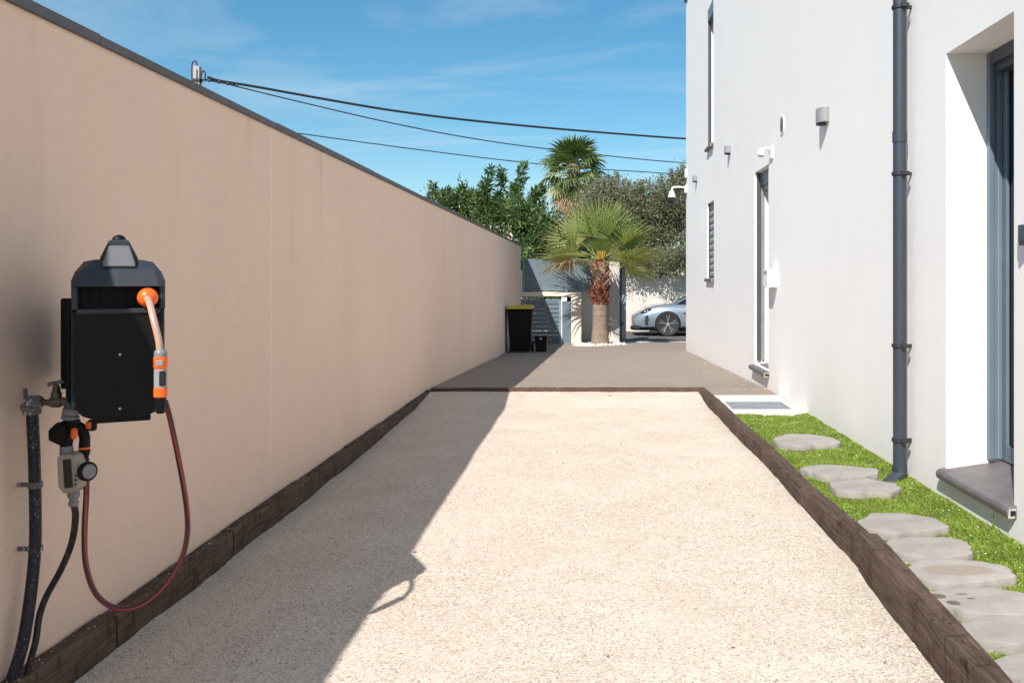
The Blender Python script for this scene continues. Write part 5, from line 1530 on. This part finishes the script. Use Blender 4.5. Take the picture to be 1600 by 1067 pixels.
def car_body():
    #        s     hw    zb    zside zshould ztop
    st = [(0.00, 0.42, 0.36, 0.44, 0.52, 0.55), (0.03, 0.60, 0.25, 0.42, 0.57, 0.60), (0.12, 0.78, 0.19, 0.44, 0.62, 0.66), (0.25, 0.88, 0.17, 0.47, 0.70, 0.73), (0.42, 0.935, 0.17, 0.50, 0.79, 0.80),
          (0.62, 0.965, 0.17, 0.52, 0.865, 0.85), (0.84, 0.98, 0.17, 0.54, 0.90, 0.885), (1.10, 0.985, 0.17, 0.54, 0.905, 0.91), (1.35, 0.98, 0.17, 0.54, 0.90, 0.935), (1.7, 0.965, 0.18, 0.52, 0.89, 0.97), (2.4, 0.95, 0.18, 0.50, 0.89, 0.98),
          (3.2, 0.97, 0.18, 0.52, 0.91, 1.00), (3.9, 1.00, 0.18, 0.55, 0.95, 1.00), (4.5, 0.97, 0.22, 0.58, 0.93, 0.98), (4.85, 0.88, 0.32, 0.62, 0.86, 0.92), (4.96, 0.74, 0.42, 0.64, 0.80, 0.84)]
    rings = []
    for s, hw, zb, zs_, zsh, zt in st:
        h = [(hw * 0.80, zb), (hw * 0.965, zb + 0.07), (hw, zs_), (hw * 0.985, zs_ + (zsh - zs_) * 0.55), (hw * 0.90, zsh - 0.012), (hw * 0.74, zsh + 0.010 if s < 1.3 else zt - 0.02), (hw * 0.35, zt - 0.004)]
        full = [(-a, z) for a, z in h] + [(a, z) for a, z in reversed(h)]
        rings.append([(CXN + s, CY0 + 0.985 + a, CZ + z) for a, z in full])
    b = MB(); b.loft(rings)
    o = b.build('body', M['carpaint'], car, smooth=True)
    sub = o.modifiers.new('s', 'SUBSURF'); sub.levels = sub.render_levels = 2
    cutters = []
    for s in (1.024, 3.924):
        for y0, y1 in ((CY0 - 0.2, CY0 + 0.34), (CY0 + 1.63, CY0 + 2.2)):
            c = MB(); c.lathe([(0.372, 0), (0.372, y1 - y0)], (CXN + s, y0, CZ + 0.345), (0, 1, 0), 36)
            co = c.build('cutter', M['rubber'])
            md = o.modifiers.new('b', 'BOOLEAN'); md.object = co; md.operation = 'DIFFERENCE'; md.solver = 'EXACT'
            cutters.append(co)
    bpy.context.view_layer.update()
    dg = bpy.context.evaluated_depsgraph_get()
    me = bpy.data.meshes.new_from_object(o.evaluated_get(dg))
    o.modifiers.clear(); o.data = me
    for c in cutters: bpy.data.objects.remove(c)
    return o


body = car_body()
# greenhouse
b = MB(); rings = []
for s, hw, zt in ((1.26, 0.66, 0.93), (1.55, 0.70, 1.09), (1.95, 0.68, 1.27), (2.35, 0.62, 1.365), (2.9, 0.60, 1.375), (3.5, 0.58, 1.31), (4.1, 0.56, 1.15), (4.6, 0.50, 0.98)):
    rings.append([(CXN + s, CY0 + 0.985 + a, CZ + z) for a, z in ((-hw - 0.13, 0.86), (-hw - 0.06, 0.86 + (zt - 0.86) * 0.55), (-hw + 0.04, zt - 0.03), (-hw * 0.5, zt), (hw * 0.5, zt), (hw - 0.04, zt - 0.03), (hw + 0.06, 0.86 + (zt - 0.86) * 0.55), (hw + 0.13, 0.86))])
b.loft(rings); b.build('windows', M['carglass'], car, smooth=True)
b = MB()
for s in range(10):
    pass
rings = []
for s, hw, zt in ((2.2, 0.56, 1.352), (2.5, 0.56, 1.380), (2.9, 0.55, 1.385), (3.4, 0.53, 1.335)):
    rings.append([(CXN + s, CY0 + 0.985 - hw, CZ + zt - 0.02), (CXN + s, CY0 + 0.985, CZ + zt + 0.008), (CXN + s, CY0 + 0.985 + hw, CZ + zt - 0.02)])
V = [p for r in rings for p in r]
b.add(V, [(j * 3 + i, j * 3 + i + 1, j * 3 + i + 4, j * 3 + i + 3) for j in range(3) for i in range(2)])
b.build('roof', M['carpaint'], car, smooth=True)
YS = CY0
b = MB()                                        # windscreen pillar
b.tube([(CXN + 1.27, YS + 0.20, CZ + 0.925), (CXN + 1.75, YS + 0.25, CZ + 1.19), (CXN + 2.3, YS + 0.35, CZ + 1.36)], 0.022, 6); b.build('pillar', M['carpaint'], car)
for sy, nm in ((-1, 0), (1, 1)):
    yc = CY0 + 0.985
    b = MB(); b.loft([[(CXN + s, yc + sy * w, CZ + z) for s, w, z in ((0.235, 0.84 + e, 0.665), (0.36, 0.895 + e, 0.655), (0.47, 0.925 + e, 0.70), (0.555, 0.932 + e, 0.785), (0.47, 0.885 + e, 0.80), (0.34, 0.845 + e, 0.745))] for e in (-0.05, 0.012)])
    hl = b.build('headlight', M['carglass'], car, bevel=0.01)
    for q in range(2):
        b = MB(); b.lathe([(0.026, 0), (0.026, 0.008)], (CXN + 0.37 + 0.075 * q, yc + sy * (0.905 + 0.018 * q), CZ + 0.705 + 0.02 * q), (-0.5, sy, 0.3), 10); b.build('lamp', M['rim'], hl)
    b = MB(); b.loft([[(CXN + s, yc + sy * w, CZ + z) for s, w, z in ((0.375, 0.885 + e, 0.33), (0.43, 0.915 + e, 0.335), (0.475, 0.930 + e, 0.50), (0.44, 0.925 + e, 0.61), (0.385, 0.905 + e, 0.585), (0.355, 0.89 + e, 0.43))] for e in (-0.05, 0.018)])
    b.build('air_curtain_vent', M['rubber'], car)
    b = MB(); b.box(CXN + 1.46, CXN + 2.4, *sorted((yc + sy * 0.975, yc + sy * 0.984)), CZ + 0.655, CZ + 0.675); b.build('door_groove', M['rubber'], car)
b = MB(); rings = []
for s, hw in ((-0.012, 0.40), (0.05, 0.66), (0.16, 0.83), (0.36, 0.925), (0.66, 0.955)):
    rings.append([(CXN + s, CY0 + 0.985 - hw, CZ + 0.165), (CXN + s, CY0 + 0.985 - hw - 0.006, CZ + 0.200), (CXN + s, CY0 + 0.985 + hw + 0.006, CZ + 0.200), (CXN + s, CY0 + 0.985 + hw, CZ + 0.165)])
b.loft(rings); b.build('front_splitter', M['blackplastic'], car, bevel=0.006)
b = MB(); b.loft([[(CXN + s, CY0 + 0.985 + y, CZ + z) for y, z in ((-w, 0.215), (w, 0.215), (w * 0.985, 0.30), (-w * 0.985, 0.30))] for s, w in ((0.035, 0.46), (0.06, 0.66), (0.13, 0.797), (0.22, 0.874))])
b.build('air_intake', M['rubber'], car)
b = MB(); b.box(CXN + 1.42, CXN + 3.52, CY0 + 0.035, CY0 + 1.93, CZ + 0.135, CZ + 0.20); b.build('side_skirt', M['blackplastic'], car, bevel=0.01)
b = MB(); b.box(CXN + 0.6, CXN + 4.4, CY0 + 0.36, CY0 + 1.6, CZ + 0.15, CZ + 0.6); b.build('underbody', M['rubber'], car)
sh_m = {}
for s in (1.024, 3.924):
    for side in (-1, 1):
        yo = CY0 + 0.985 + side * 0.955           # outer face of the tyre
        wc = Vector((CXN + s, yo, CZ + 0.345)); ax = (0, -side, 0)
        b = MB(); b.lathe([(0.272, 0.012), (0.30, 0.0), (0.332, 0.008), (0.345, 0.03), (0.345, 0.20), (0.33, 0.23), (0.27, 0.23)], wc, ax, 40)
        w = b.build('wheel', M['rubber'], car, smooth=True)
        b = MB(); b.lathe([(0.272, 0.055), (0.272, 0.058)], wc, ax, 32); b.build('rim_back', M['void'], w)
        b = MB(); b.lathe([(0.262, 0.02), (0.274, 0.006), (0.276, 0.05), (0.262, 0.05)], wc, ax, 40); b.build('rim_lip', M['anthracite'], w, smooth=True)
        b = MB(); b.lathe([(0.185, 0.050), (0.185, 0.0545)], wc, ax, 28); b.build('brake_disc', M['coping'], w)
        b = MB()
        for k in range(5):
            a = 2 * math.pi * k / 5 + 0.3
            for e in (-0.17, 0.17):
                p0 = wc + Vector((0.05 * math.cos(a), side * 0.0, 0.05 * math.sin(a))) - Vector((0, side * 0.024, 0))
                p1 = wc + Vector((0.268 * math.cos(a + e), 0, 0.268 * math.sin(a + e))) - Vector((0, side * 0.012, 0))
                b.tube([p0, p1], lambda q: 0.014 - 0.003 * q, 5, smooth=0)
        b.lathe([(0.055, -0.002), (0.062, 0.01), (0.062, 0.035)], wc + Vector((0, -side * 0.008, 0)), ax, 16)
        b.build('spokes', M['rim'], w)
        b = MB()
        a0 = math.pi * 0.82 if s < 2 else math.pi * 0.1
        for q in range(5):
            a = a0 + q * 0.28
            b.lathe([(0.050, 0.026), (0.050, 0.049)], wc + Vector((0.175 * math.cos(a), 0, 0.175 * math.sin(a))), ax, 8)
        b.build('brake_caliper', M['red'], w)
